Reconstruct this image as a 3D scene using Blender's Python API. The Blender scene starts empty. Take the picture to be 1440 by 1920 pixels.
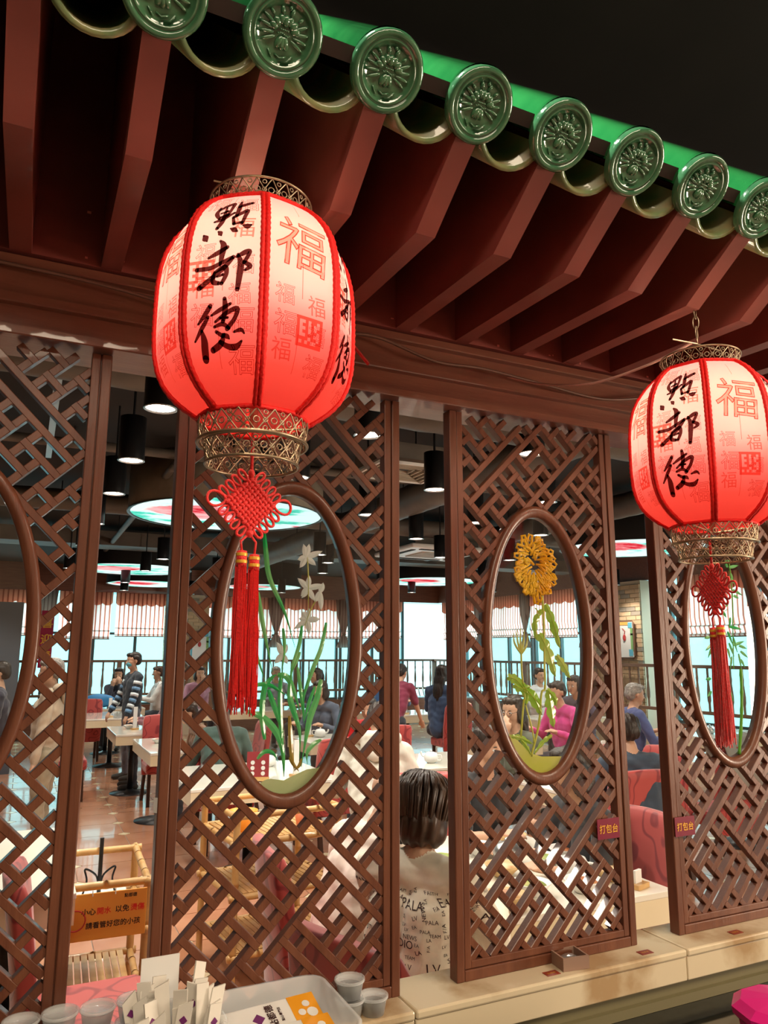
import bpy, bmesh, math, random
import numpy as np
from mathutils import Vector, Matrix, noise
random.seed(7)
PI = math.pi
S = bpy.context.scene
COL = S.collection

# ------------------------------------------------------------------ camera
FPX, PITCH, YAW, ROLL = 1395.84, 0.18449, 0.44359, 0.00264
cam = bpy.data.cameras.new('camera'); cam_o = bpy.data.objects.new('camera', cam); COL.objects.link(cam_o)
cam.sensor_fit = 'VERTICAL'; cam.sensor_height = 36.0; cam.lens = FPX / 1920 * 36.0
cam.clip_start = 0.02; cam.clip_end = 200
_f = Vector((math.sin(YAW)*math.cos(PITCH), math.cos(YAW)*math.cos(PITCH), math.sin(PITCH)))
_r = Vector((math.cos(YAW), -math.sin(YAW), 0)); _u = _r.cross(_f)
_r2 = math.cos(ROLL)*_r + math.sin(ROLL)*_u; _u2 = -math.sin(ROLL)*_r + math.cos(ROLL)*_u
cam_o.matrix_world = Matrix(((_r2.x, _u2.x, -_f.x, 0), (_r2.y, _u2.y, -_f.y, -1.45), (_r2.z, _u2.z, -_f.z, 1.75), (0, 0, 0, 1)))
S.camera = cam_o

# ------------------------------------------------------------------ world, exposure, general lights
S.view_settings.view_transform = 'Standard'; S.view_settings.look = 'None'
S.view_settings.exposure = 0.55; S.view_settings.gamma = 1.0; S.view_settings.use_curve_mapping = False
S.cycles.max_bounces = 7; S.cycles.diffuse_bounces = 3; S.cycles.glossy_bounces = 3
S.cycles.transmission_bounces = 6; S.cycles.transparent_max_bounces = 12
S.cycles.sample_clamp_indirect = 4.0; S.cycles.caustics_reflective = False; S.cycles.caustics_refractive = False
W = bpy.data.worlds.new('daylight'); S.world = W; W.use_nodes = True
bg = W.node_tree.nodes['Background']; bg.inputs[0].default_value = (0.52, 0.94, 1.0, 1); bg.inputs[1].default_value = 1.55

def light(name, kind, loc, power, color=(1, 1, 1), size=0.1, size_y=None, rot=(0, 0, 0), spot=None, parent=None):
    l = bpy.data.lights.new(name, kind); l.energy = power; l.color = color
    if kind == 'AREA':
        l.size = size
        if size_y: l.shape = 'RECTANGLE'; l.size_y = size_y
    elif kind in ('POINT', 'SPOT'): l.shadow_soft_size = size
    if spot: l.spot_size = spot; l.spot_blend = 0.6
    o = bpy.data.objects.new(name, l); COL.objects.link(o); o.location = loc; o.rotation_euler = rot
    if parent: o.parent = parent
    return o
# the serving side's ceiling lights (behind and beside the photographer)
light('serving_ceiling_light', 'AREA', (0.2, -2.3, 3.3), 60, (1.0, 0.80, 0.58), 0.6, 2.4, (math.radians(-12), 0, PI/2))
light('serving_ceiling_light', 'AREA', (2.6, -1.7, 3.3), 48, (1.0, 0.80, 0.58), 0.5, 1.8, (math.radians(-8), 0, PI/2))
light('added_fill_light', 'AREA', (6.8, -3.0, 1.6), 190, (1.0, 0.80, 0.60), 1.6, 1.2, (math.radians(97), 0, math.radians(62)))  # added fill, no such lamp here: lifts the beam, rafter undersides and lattice fronts
# small spot over the eave that makes the glazed tiles shine
sp = light('eave_spotlight', 'SPOT', (0.10, -0.55, 3.42), 130, (0.95, 1.0, 0.85), 0.05, spot=math.radians(95))
sp.rotation_euler = (Vector((0.42, -0.50, 2.6)) - Vector(sp.location)).to_track_quat('-Z', 'Y').to_euler()
# daylight coming in through the two glazed walls
light('window_daylight', 'AREA', (3.0, 18.6, 5.2), 1500, (0.86, 0.98, 1.0), 13.0, 3.0, (math.radians(-55), 0, 0))
light('window_daylight', 'AREA', (13.0, 8.5, 5.2), 1500, (0.86, 0.98, 1.0), 13.0, 3.0, (math.radians(-55), 0, math.radians(-90)))

# ------------------------------------------------------------------ helpers
def mat(name, col, rough=0.6, metal=0.0, col2=None, scale=6.0, stretch=(1, 1, 1), bump=0.0, bscale=None, trans=0.0, emit=None, es=0.0,
        coat=0.0, alpha=1.0, ior=1.45, spec=None, detail=4.0, lo=0.35, hi=0.65, sheen=0.0):
    m = bpy.data.materials.new(name); m.use_nodes = True; nt = m.node_tree; N = nt.nodes; L = nt.links
    b = N['Principled BSDF']
    b.inputs['Base Color'].default_value = (*col, 1); b.inputs['Roughness'].default_value = rough; b.inputs['Metallic'].default_value = metal
    b.inputs['Transmission Weight'].default_value = trans; b.inputs['IOR'].default_value = ior
    b.inputs['Coat Weight'].default_value = coat; b.inputs['Alpha'].default_value = alpha; b.inputs['Sheen Weight'].default_value = sheen
    if spec is not None: b.inputs['Specular IOR Level'].default_value = spec
    if emit: b.inputs['Emission Color'].default_value = (*emit, 1); b.inputs['Emission Strength'].default_value = es
    tc = mp = None
    if col2 or bump:
        tc = N.new('ShaderNodeTexCoord'); mp = N.new('ShaderNodeMapping'); mp.inputs['Scale'].default_value = stretch
        L.new(tc.outputs['Object'], mp.inputs[0])
    if col2:
        n = N.new('ShaderNodeTexNoise'); n.inputs['Scale'].default_value = scale; n.inputs['Detail'].default_value = detail
        L.new(mp.outputs[0], n.inputs[0]); cr = N.new('ShaderNodeValToRGB')
        cr.color_ramp.elements[0].position = lo; cr.color_ramp.elements[1].position = hi
        cr.color_ramp.elements[0].color = (*col, 1); cr.color_ramp.elements[1].color = (*col2, 1)
        L.new(n.outputs[0], cr.inputs[0]); L.new(cr.outputs[0], b.inputs['Base Color'])
    if bump:
        n2 = N.new('ShaderNodeTexNoise'); n2.inputs['Scale'].default_value = bscale or scale * 4; n2.inputs['Detail'].default_value = 3
        L.new(mp.outputs[0], n2.inputs[0]); bp = N.new('ShaderNodeBump'); bp.inputs['Strength'].default_value = bump; bp.inputs['Distance'].default_value = 0.01
        L.new(n2.outputs[0], bp.inputs['Height']); L.new(bp.outputs[0], b.inputs['Normal'])
    return m

def emis(name, col, st):
    m = bpy.data.materials.new(name); m.use_nodes = True; N = m.node_tree.nodes
    N.remove(N['Principled BSDF']); e = N.new('ShaderNodeEmission'); e.inputs[0].default_value = (*col, 1); e.inputs[1].default_value = st
    m.node_tree.links.new(e.outputs[0], N['Material Output'].inputs[0]); return m

class MB:
    """collects faces for one mesh object"""
    def __init__(s): s.v = []; s.f = []; s.m = []
    def add(s, v, f, mi=0):
        o = len(s.v); s.v += [tuple(x) for x in v]; s.f += [tuple(o + i for i in q) for q in f]; s.m += [mi] * len(f); return s
    def box(s, c, d, R=None, mi=0, taper=1.0):
        x, y, z = [k / 2 for k in d]; P = []
        for sz in (-1, 1):
            t = taper if sz > 0 else 1.0
            for sx, sy in ((-1, -1), (1, -1), (1, 1), (-1, 1)): P.append(Vector((sx*x*t, sy*y*t, sz*z)))
        if R is not None: P = [R @ p for p in P]
        c = Vector(c); P = [p + c for p in P]
        return s.add(P, [(3, 2, 1, 0), (4, 5, 6, 7), (0, 1, 5, 4), (1, 2, 6, 5), (2, 3, 7, 6), (3, 0, 4, 7)], mi)
    def b2(s, a, b, mi=0):
        return s.box([(a[i]+b[i])/2 for i in range(3)], [abs(b[i]-a[i]) for i in range(3)], None, mi)
    def bar(s, a, b, w, h, mi=0):
        a = Vector(a); b = Vector(b); d = b - a; R = d.to_track_quat('Z', 'Y').to_matrix()
        return s.box((a+b)/2, (w, h, d.length), R, mi)
    def prism(s, poly, d, mi=0):
        """poly: list of 3D points (planar), d: extrusion vector"""
        n = len(poly); d = Vector(d); P = [Vector(p) for p in poly]; Q = [p + d for p in P]
        F = [tuple(range(n))[::-1], tuple(range(n, 2*n))] + [(i, (i+1) % n, n + (i+1) % n, n + i) for i in range(n)]
        return s.add(P + Q, F, mi)
    def tube(s, pts, r, n=8, mi=0, cap=True, closed=False):
        P = [Vector(p) for p in pts]; R = r if isinstance(r, (list, tuple)) else [r] * len(P); k = len(P); V = []; up = None
        for i, p in enumerate(P):
            if closed: t = P[(i+1) % k] - P[i-1]
            else: t = P[min(i+1, k-1)] - P[max(i-1, 0)]
            if t.length < 1e-9: t = Vector((0, 0, 1))
            t.normalize()
            if up is None: up = Vector((0, 0, 1)) if abs(t.z) < 0.9 else Vector((1, 0, 0))
            a = t.cross(up)
            if a.length < 1e-6: a = t.orthogonal()
            a.normalize(); b = a.cross(t).normalized(); up = b
            for j in range(n):
                q = 2*PI*j/n; V.append(p + R[i]*(math.cos(q)*a + math.sin(q)*b))
        F = []
        for i in range(k if closed else k-1):
            for j in range(n):
                i2 = (i+1) % k; F.append((i*n+j, i*n+(j+1) % n, i2*n+(j+1) % n, i2*n+j))
        if cap and not closed: F += [tuple(range(n))[::-1], tuple((k-1)*n + j for j in range(n))]
        return s.add(V, F, mi)
    def lathe(s, prof, n=24, c=(0, 0, 0), mi=0, R=None):
        V = []; c = Vector(c)
        for r, z in prof:
            for j in range(n):
                p = Vector((r*math.cos(2*PI*j/n), r*math.sin(2*PI*j/n), z))
                if R is not None: p = R @ p
                V.append(p + c)
        F = []
        for i in range(len(prof)-1):
            for j in range(n): F.append((i*n+j, i*n+(j+1) % n, (i+1)*n+(j+1) % n, (i+1)*n+j))
        return s.add(V, F, mi)
    def disc(s, c, r, n=24, mi=0, up=True, ry=None):
        V = [(c[0]+r*math.cos(2*PI*j/n), c[1]+(ry or r)*math.sin(2*PI*j/n), c[2]) for j in range(n)]
        q = tuple(range(n)); return s.add(V, [q if up else q[::-1]], mi)
    def ell(s, c, r, n=12, m=8, mi=0, R=None):
        V = []; c = Vector(c)
        for i in range(m+1):
            ph = PI*i/m
            for j in range(n):
                p = Vector((r[0]*math.sin(ph)*math.cos(2*PI*j/n), r[1]*math.sin(ph)*math.sin(2*PI*j/n), r[2]*math.cos(ph)))
                if R is not None: p = R @ p
                V.append(p + c)
        F = [(i*n+j, (i+1)*n+j, (i+1)*n+(j+1) % n, i*n+(j+1) % n) for i in range(m) for j in range(n)]
        return s.add(V, F, mi)
    def mesh(s, name, mats, smooth=False):
        me = bpy.data.meshes.new(name); me.from_pydata(s.v, [], s.f)
        for m in (mats if isinstance(mats, (list, tuple)) else [mats]): me.materials.append(m)
        me.polygons.foreach_set('material_index', s.m)
        if smooth: me.polygons.foreach_set('use_smooth', [True]*len(s.f))
        me.update(); return me
    def build(s, name, mats, parent=None, smooth=False, loc=None, rot=None, bevel=0):
        me = s.mesh(name, mats, smooth)
        o = bpy.data.objects.new(name, me); COL.objects.link(o)
        if parent: o.parent = parent
        if loc: o.location = loc
        if rot: o.rotation_euler = rot
        if bevel:
            b = o.modifiers.new('bevel', 'BEVEL'); b.width = bevel; b.segments = 2; b.limit_method = 'ANGLE'; b.angle_limit = 0.6
        return o

def obj(name, me, parent=None, loc=None, rot=None, scale=None):
    o = bpy.data.objects.new(name, me); COL.objects.link(o)
    if parent: o.parent = parent
    if loc: o.location = loc
    if rot: o.rotation_euler = rot
    if scale: o.scale = scale
    return o
def tag(o, label=None, cat=None, group=None, kind=None):
    if label: o['label'] = label
    if cat: o['category'] = cat
    if group: o['group'] = group
    if kind: o['kind'] = kind
    return o
def thing(name, label, cat, loc=(0, 0, 0), rot=0.0, group=None, scale=None):
    o = bpy.data.objects.new(name, None); COL.objects.link(o); o.empty_display_size = 0.05
    o.location = loc; o.rotation_euler = rot if isinstance(rot, (tuple, list)) else (0, 0, rot)
    if scale: o.scale = (scale,)*3
    return tag(o, label, cat, group)
KIDS = {}
def children(o): return [c for c in bpy.data.objects if c.parent == o]
def copy_tree(o, loc, rot=None, label=None, group=None):
    def rec(a, par, depth):
        c = a.copy(); COL.objects.link(c)
        if par: c.parent = par
        if depth < 3:
            for k in KIDS.setdefault(a.name, children(a)): rec(k, c, depth+1)
        return c
    r = rec(o, None, 0); r.location = loc
    if rot is not None: r.rotation_euler = (0, 0, rot)
    if label: r['label'] = label
    if group: r['group'] = group
    return r

_txt = {}
def text_poly(body, outline=False, bev=0.012):
    """glyphs of the built-in font as vertices and faces, about 1 unit high, origin at centre"""
    k = (body, outline)
    if k in _txt: return _txt[k]
    cu = bpy.data.curves.new('t', 'FONT'); cu.body = body; cu.size = 1.0; cu.resolution_u = 3; cu.align_x = 'CENTER'; cu.align_y = 'CENTER'
    if outline: cu.fill_mode = 'NONE'; cu.bevel_depth = bev; cu.bevel_resolution = 0
    o = bpy.data.objects.new('t', cu); COL.objects.link(o)
    bpy.context.view_layer.update()
    me = bpy.data.meshes.new_from_object(o.evaluated_get(bpy.context.evaluated_depsgraph_get()))
    V = [tuple(v.co) for v in me.vertices]; F = [tuple(p.vertices) for p in me.polygons]
    if V:
        xs = [v[0] for v in V]; ys = [v[1] for v in V]; cx = (min(xs)+max(xs))/2; cy = (min(ys)+max(ys))/2
        V = [(v[0]-cx, v[1]-cy, v[2]) for v in V]
    bpy.data.objects.remove(o); bpy.data.meshes.remove(me); bpy.data.curves.remove(cu)
    _txt[k] = (V, F); return V, F
def flat_text(mb, body, size, c, ux, uy, off=0.0, mi=0, sx=1.0, bold=.022):
    V, F = text_poly(body); c = Vector(c); ux = Vector(ux).normalized(); uy = Vector(uy).normalized(); n = ux.cross(uy)
    for k_, (a, b) in enumerate(((0, 0), (bold, 0), (-bold, 0), (0, bold), (0, -bold)) if bold else ((0, 0),)):
        mb.add([c + ux*((v[0]*sx+a)*size) + uy*((v[1]+b)*size) + n*(off+k_*.00006) for v in V], F, mi)

# ------------------------------------------------------------------ materials
M = {}
M['wood'] = mat('stained_wood', (0.118, 0.038, 0.020), 0.38, col2=(0.165, 0.058, 0.029), scale=5, stretch=(9, 9, 1), bump=0.08, bscale=30, coat=0.15)
M['wood2'] = mat('beam_wood', (0.17, 0.058, 0.036), 0.33, col2=(0.21, 0.080, 0.048), scale=4, stretch=(1, 9, 9), bump=0.06, bscale=24, coat=0.45)
M['red'] = mat('red_painted_wood', (0.19, 0.045, 0.036), 0.45, col2=(0.25, 0.062, 0.048), scale=5, bump=0.05, coat=0.1)
M['chip'] = mat('chipped_paint', (0.75, 0.25, 0.2), 0.7)
M['black'] = mat('black_paint', (0.006, 0.005, 0.0045), 0.8, col2=(0.010, 0.008, 0.007), scale=3)
M['blackmet'] = mat('black_metal', (0.02, 0.02, 0.022), 0.35, 0.4)
M['deck'] = mat('roof_deck_black', (0.03, 0.015, 0.012), 0.8)
M['tile'] = mat('green_glaze', (0.010, 0.13, 0.035), 0.10, col2=(0.03, 0.22, 0.06), scale=9, bump=0.05, bscale=14, coat=1.0, lo=0.3, hi=0.7)
M['tile_end'] = mat('green_glaze_end', (0.03, 0.115, 0.055), 0.13, col2=(0.06, 0.17, 0.08), scale=22, bump=0.15, bscale=60, coat=1.0)
M['tile_raw'] = mat('glaze_thin_edge', (0.30, 0.24, 0.10), 0.3, col2=(0.10, 0.22, 0.09), scale=14, coat=0.6)
M['marble'] = mat('cream_marble', (0.44, 0.30, 0.16), 0.22, col2=(0.70, 0.60, 0.42), scale=5.5, detail=12, lo=0.38, hi=0.53, coat=0.3)
M['granite'] = mat('black_granite', (0.006, 0.007, 0.007), 0.06, col2=(0.015, 0.018, 0.018), scale=60, coat=0.5)
M['olive'] = mat('recess_stone', (0.16, 0.14, 0.07), 0.5)
M['redcord'] = mat('red_cord', (0.72, 0.010, 0.008), 0.5, sheen=0.3, bump=0.3, bscale=300)
M['redbraid'] = mat('red_braid', (0.85, 0.008, 0.006), 0.6, bump=0.3, bscale=300)
M['gold'] = mat('gold_thread', (0.80, 0.42, 0.05), 0.35, 0.3)
M['bronze'] = mat('antique_bronze', (0.30, 0.22, 0.13), 0.35, 0.85, col2=(0.42, 0.34, 0.24), scale=30)
M['ink'] = mat('black_ink', (0.035, 0.008, 0.008), 0.7)
def dye(name, c):
    m = bpy.data.materials.new(name); m.use_nodes = True; N = m.node_tree.nodes; N.remove(N['Principled BSDF']); t = N.new('ShaderNodeBsdfTransparent'); t.inputs[0].default_value = (*c, 1); m.node_tree.links.new(t.outputs[0], N['Material Output'].inputs[0]); return m
M['print'] = dye('red_dye_outline', (.82, .42, .36))
M['inkdye'] = dye('black_dye', (.10, .035, .035))
M['print2'] = dye('red_dye', (.90, .60, .52))
M['print3'] = dye('red_seal_dye', (.86, .30, .24))
M['cream'] = mat('cream_table', (0.78, 0.66, 0.44), 0.25, col2=(0.84, 0.75, 0.56), scale=1.5, coat=0.3)
M['creamtop'] = mat('white_stone_top', (0.83, 0.79, 0.68), 0.12, col2=(0.88, 0.85, 0.78), scale=2, coat=0.5)
M['bamboo'] = mat('bamboo_cane', (0.50, 0.27, 0.09), 0.35, col2=(0.62, 0.38, 0.15), scale=12, coat=0.3)
M['darkwood'] = mat('dark_wood_leg', (0.05, 0.022, 0.014), 0.4)
M['white'] = mat('white_plastic', (0.82, 0.82, 0.80), 0.35)
M['steel'] = mat('brushed_steel', (0.55, 0.56, 0.56), 0.3, 0.9)
M['clear'] = mat('clear_plastic', (0.90, 0.94, 0.95), 0.12, trans=0.0, alpha=0.30, spec=0.8)
M['frost'] = mat('frosted_plastic', (0.86, 0.90, 0.92), 0.25, alpha=0.42, spec=0.6)
M['glass'] = mat('pane_glass', (0.92, 0.97, 0.97), 0.0, alpha=0.10, spec=0.75)
M['skin'] = mat('skin', (0.62, 0.36, 0.24), 0.5)
M['skin2'] = mat('skin_tan', (0.50, 0.27, 0.17), 0.5)
M['hair'] = mat('black_hair', (0.018, 0.012, 0.010), 0.45, col2=(0.035, 0.022, 0.016), scale=40, stretch=(1, 1, .15), bump=0.4, bscale=120)
M['hairb'] = mat('brown_hair', (0.040, 0.020, 0.012), 0.38, col2=(0.16, 0.085, 0.045), scale=18, stretch=(1, 1, .25), lo=0.5, hi=0.8)
M['hairg'] = mat('grey_hair', (0.20, 0.18, 0.16), 0.6, col2=(0.40, 0.37, 0.34), scale=50, bump=0.3)
M['brick'] = mat('tan_brick', (0.52, 0.36, 0.21), 0.8, col2=(0.60, 0.44, 0.28), scale=8)
M['brick2'] = mat('grey_brick', (0.26, 0.22, 0.17), 0.8, col2=(0.32, 0.27, 0.21), scale=8)
M['mortar'] = mat('mortar', (0.62, 0.52, 0.38), 0.9)
M['railwood'] = mat('rail_wood', (0.20, 0.11, 0.07), 0.5)
M['beige'] = mat('beige_duct', (0.42, 0.36, 0.28), 0.6, col2=(0.30, 0.25, 0.19), scale=4)
M['duct'] = mat('dark_duct', (0.07, 0.055, 0.045), 0.5, col2=(0.11, 0.09, 0.07), scale=3, bump=0.3, bscale=6)

def fabric_red():
    m = mat('red_brocade', (0.42, 0.045, 0.045), 0.55, sheen=0.4); nt = m.node_tree; N = nt.nodes; L = nt.links; b = N['Principled BSDF']
    tc = N.new('ShaderNodeTexCoord'); n = N.new('ShaderNodeTexNoise'); n.inputs['Scale'].default_value = 5; n.inputs['Detail'].default_value = 0.5
    wv = N.new('ShaderNodeMath'); wv.operation = 'MULTIPLY'; wv.inputs[1].default_value = 55
    sn = N.new('ShaderNodeMath'); sn.operation = 'SINE'; cr = N.new('ShaderNodeValToRGB')
    cr.color_ramp.elements[0].position = 0.55; cr.color_ramp.elements[0].color = (0.45, 0.055, 0.050, 1)
    cr.color_ramp.elements[1].position = 0.95; cr.color_ramp.elements[1].color = (0.24, 0.014, 0.020, 1)
    L.new(tc.outputs['Object'], n.inputs[0]); L.new(n.outputs[0], wv.inputs[0]); L.new(wv.outputs[0], sn.inputs[0]); L.new(sn.outputs[0], cr.inputs[0]); L.new(cr.outputs[0], b.inputs['Base Color'])
    return m
M['chair'] = fabric_red()
def stripes(name, c1, c2, freq, axis='X', trans=True):
    m = bpy.data.materials.new(name); m.use_nodes = True; nt = m.node_tree; N = nt.nodes; L = nt.links
    tc = N.new('ShaderNodeTexCoord'); sx = N.new('ShaderNodeSeparateXYZ'); L.new(tc.outputs['Object'], sx.inputs[0])
    a = N.new('ShaderNodeMath'); a.operation = 'MULTIPLY'; a.inputs[1].default_value = freq; L.new(sx.outputs[axis], a.inputs[0])
    s = N.new('ShaderNodeMath'); s.operation = 'SINE'; L.new(a.outputs[0], s.inputs[0])
    cr = N.new('ShaderNodeValToRGB'); cr.color_ramp.elements[0].position = 0.45; cr.color_ramp.elements[1].position = 0.6
    cr.color_ramp.elements[0].color = (*c1, 1); cr.color_ramp.elements[1].color = (*c2, 1); L.new(s.outputs[0], cr.inputs[0])
    N.remove(N['Principled BSDF']); d = N.new('ShaderNodeBsdfDiffuse'); t = N.new('ShaderNodeBsdfTranslucent'); mx = N.new('ShaderNodeMixShader')
    mx.inputs[0].default_value = 0.85 if trans else 0.0
    L.new(cr.outputs[0], d.inputs[0]); L.new(cr.outputs[0], t.inputs[0]); L.new(d.outputs[0], mx.inputs[1]); L.new(t.outputs[0], mx.inputs[2]); L.new(mx.outputs[0], N['Material Output'].inputs[0])
    return m
M['blind'] = stripes('striped_blind', (0.97, 0.78, 0.74), (0.66, 0.30, 0.24), 70.0)
M['valance'] = stripes('striped_valance', (0.85, 0.47, 0.36), (0.52, 0.21, 0.15), 70.0)
M['curtain'] = stripes('tied_curtain', (0.42, 0.30, 0.26), (0.25, 0.15, 0.13), 90.0)
def glass_mat(name, tint, rough=0.0, base=0.03):
    m = bpy.data.materials.new(name); m.use_nodes = True; nt = m.node_tree; N = nt.nodes; L = nt.links
    N.remove(N['Principled BSDF']); t = N.new('ShaderNodeBsdfTransparent'); t.inputs[0].default_value = (*tint, 1)
    g = N.new('ShaderNodeBsdfGlossy'); g.inputs['Roughness'].default_value = rough
    fr = N.new('ShaderNodeFresnel'); fr.inputs[0].default_value = 1.5; ad = N.new('ShaderNodeMath'); ad.operation = 'ADD'; ad.inputs[1].default_value = base
    L.new(fr.outputs[0], ad.inputs[0])
    gm = N.new('ShaderNodeNewGeometry'); iv = N.new('ShaderNodeMath'); iv.operation = 'SUBTRACT'; iv.inputs[0].default_value = 1; L.new(gm.outputs['Backfacing'], iv.inputs[1])
    mu = N.new('ShaderNodeMath'); mu.operation = 'MULTIPLY'; L.new(ad.outputs[0], mu.inputs[0]); L.new(iv.outputs[0], mu.inputs[1]); ad = mu
    mx = N.new('ShaderNodeMixShader'); L.new(ad.outputs[0], mx.inputs[0]); L.new(t.outputs[0], mx.inputs[1]); L.new(g.outputs[0], mx.inputs[2]); L.new(mx.outputs[0], N['Material Output'].inputs[0])
    return m
M['glass'] = glass_mat('pane_glass', (0.93, 0.97, 0.96), base=0.04)
M['winglass'] = glass_mat('window_glass', (0.80, 0.97, 0.97), base=0.0)

# ================================================================== STRUCTURE
def struct(mb, name, mats, loc=None, rot=None, parent=None):
    o = mb.build(name, mats, parent, loc=loc, rot=rot)
    if not parent: o['kind'] = 'structure'
    return o
# floor: screed with tiles laid on it (octagons with small diamonds at the corners)
TP = 0.506; TX0, TY0 = 1.024, 5.045
floor = struct(MB().b2((-4.2, -4.2, -0.12), (9.9, 15.8, -0.006)), 'floor', mat('grout', (0.30, 0.22, 0.17), 0.8))
tile_cols = [mat('terracotta_tile', c, 0.18, col2=c2, scale=3, coat=0.35, bump=0.03, bscale=9) for c, c2 in
             [((0.42, 0.19, 0.105), (0.50, 0.25, 0.15)), ((0.46, 0.23, 0.14), (0.54, 0.30, 0.20)), ((0.38, 0.165, 0.09), (0.45, 0.22, 0.125))]]
M['diamond'] = mat('cream_diamond_tile', (0.78, 0.66, 0.44), 0.2, coat=0.3)
def octa(cx, cy, z0=-0.006, z1=0.0):
    h = TP/2 - 0.004; k = 0.062; P = []
    for (a, b) in ((h, h-k), (h-k, h), (-h+k, h), (-h, h-k), (-h, -h+k), (-h+k, -h), (h-k, -h), (h, -h+k)): P.append((cx+a, cy+b, z0))
    return P, (0, 0, z1-z0)
om = []
P, d = octa(0, 0)
for m_ in tile_cols: om.append(MB().prism(P, d).mesh('floor_tile', m_))
k = 0.055
dm = MB().prism([(k, 0, -0.006), (0, k, -0.006), (-k, 0, -0.006), (0, -k, -0.006)], (0, 0, 0.0065)).mesh('diamond_tile', M['diamond'])
rest = MB(); restd = MB(); cnt = 0; cntd = 0
for iy in range(-9, 21):
    for ix in range(-9, 18):
        cx = TX0 + (ix+.5)*TP; cy = TY0 + (iy+.5)*TP
        if cy > 15.2 or cx > 9.3 or cy < 0.35: continue
        r = random.Random(ix*91+iy)
        near = -0.3 < cx < 4.3 and cy < 9.6 and cnt < 175
        if near: obj('floor_tile', r.choice(om), floor, (cx, cy, 0)); cnt += 1
        else: P, d = octa(cx, cy); rest.prism(P, d)
        dx, dy = TX0 + ix*TP, TY0 + iy*TP
        if near and cntd < 150: obj('diamond_tile', dm, floor, (dx, dy, 0)); cntd += 1
        else: restd.prism([(dx+k, dy, -0.006), (dx, dy+k, -0.006), (dx-k, dy, -0.006), (dx, dy-k, -0.006)], (0, 0, 0.0065))
tag(rest.build('distant_floor_tile', tile_cols[0], floor), kind='stuff')
tag(restd.build('distant_diamond_tile', M['diamond'], floor), kind='stuff')

struct(MB().b2((-4.2, -4.2, 3.5), (9.9, 15.8, 3.65)), 'ceiling', M['black'])
M['wallpaint'] = mat('dark_wall', (0.06, 0.05, 0.045), 0.7)
M['wallwarm'] = mat('warm_wall', (0.30, 0.24, 0.18), 0.7)
struct(MB().b2((-4.2, -4.2, 0), (-4.05, 15.8, 3.5)), 'wall_left', M['wallpaint'])
struct(MB().b2((-4.05, -4.2, 0), (9.9, -4.05, 3.5)), 'wall_front', M['wallwarm'])
# glazed walls: low plinth, header soffit
def glazed(name, a, b, parts):
    mb = MB(); o = struct(mb.b2(a, b), name, M['railwood']); return o
wb = struct(MB().b2((-4.05, 15.4, 0), (9.9, 15.8, 0.62)).b2((-4.05, 15.2, 2.95), (9.9, 15.8, 3.5)), 'wall_back', M['wood2'])
wr = struct(MB().b2((9.62, -4.05, 0), (9.9, 15.4, 0.62)).b2((9.45, -4.05, 2.95), (9.9, 15.2, 3.5)).b2((9.62, -4.05, 0.6), (9.9, 2.0, 3.0)), 'wall_right', M['wood2'])
# window units
def window(n, c, ang, w):
    """ang 0 = on the back wall facing -y; PI/2*-1 on the right wall facing -x"""
    t = thing('window_%d' % n, None, None, c, ang); t['kind'] = 'structure'
    f = MB()
    for x in (-w/2+.03, 0, w/2-.03): f.box((x, 0, 1.80), (0.06, 0.07, 2.4))
    f.box((0, 0, 0.64), (w, 0.09, 0.05)); f.box((0, 0, 2.1), (w-.1, 0.05, 0.05))
    f.build('window_frame', mat('teal_frame', (0.06, 0.10, 0.11), 0.4), t)
    for sx in (-1, 1): MB().box((sx*w/4, 0.01, 1.8), (w/2-.07, 0.006, 2.3)).build('pane', M['winglass'], t)
    return t
n = 0
for i in range(7):
    x = -3.2 + i*1.78 + (0.25 if i > 3 else 0)
    if x+0.9 > 9.6: break
    n += 1; window(n, (x, 15.5, 0), 0, 1.74)
for i, y in enumerate((14.3, 12.5, 10.7, 7.0, 5.3, 3.6)):
    n += 1; window(n, (9.72, y, 0), -PI/2, 1.74 if y > 10 else 1.66)

def blind(c, ang, w, zb, zt=2.96, folds=4, label=''):
    t = thing('roman_blind', label, 'blind', c, ang, 'striped blinds on the windows')
    mb = MB(); nx = 2; Z = [zb, zb+.03, zb+.05, zb+.16, zb+.18, zb+.30, zt]; Yo = [-.02, -.045, -.01, -.04, -.01, -.03, 0]
    V = []; F = []
    for z, y in zip(Z, Yo):
        for x in (-w/2, w/2): V.append((x, y, z))
    F = [(i*2, i*2+1, i*2+3, i*2+2) for i in range(len(Z)-1)]
    mb.add(V, F); o = mb.build('blind_cloth', M['blind'], t); s = o.modifiers.new('s', 'SOLIDIFY'); s.thickness = .004
    vb = MB(); n_ = 36; V = []; F = []
    for i in range(n_+1):
        x = -w/2 - .02 + (w+.04)*i/n_; z = 2.70 + 0.055*abs(math.sin(PI*i/n_*5))**.7*-1 + .03
        V += [(x, -.075, z), (x, -.07, 3.02)]
    F = [(2*i, 2*i+2, 2*i+3, 2*i+1) for i in range(n_)]
    vb.add(V, F); v = vb.build('valance', M['valance'], t); s = v.modifiers.new('s', 'SOLIDIFY'); s.thickness = .006
    MB().box((0, -.03, zb), (w, .02, .02)).build('bottom_bar', M['railwood'], t)
    return t
bl = [(-3.2, 1.98), (-1.42, 2.02), (0.36, 2.05), (2.0, 1.9)]
words = ['over the far window beyond the waiter in the mask', 'on the far wall left of the brick pier']
BX = [(-0.75, 1.7, 2.04), (1.1, 1.0, 1.98), (2.2, 1.0, 2.04), (4.35, 1.55, 2.03), (6.0, 1.6, 2.03), (7.65, 1.6, 2.05)]
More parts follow.
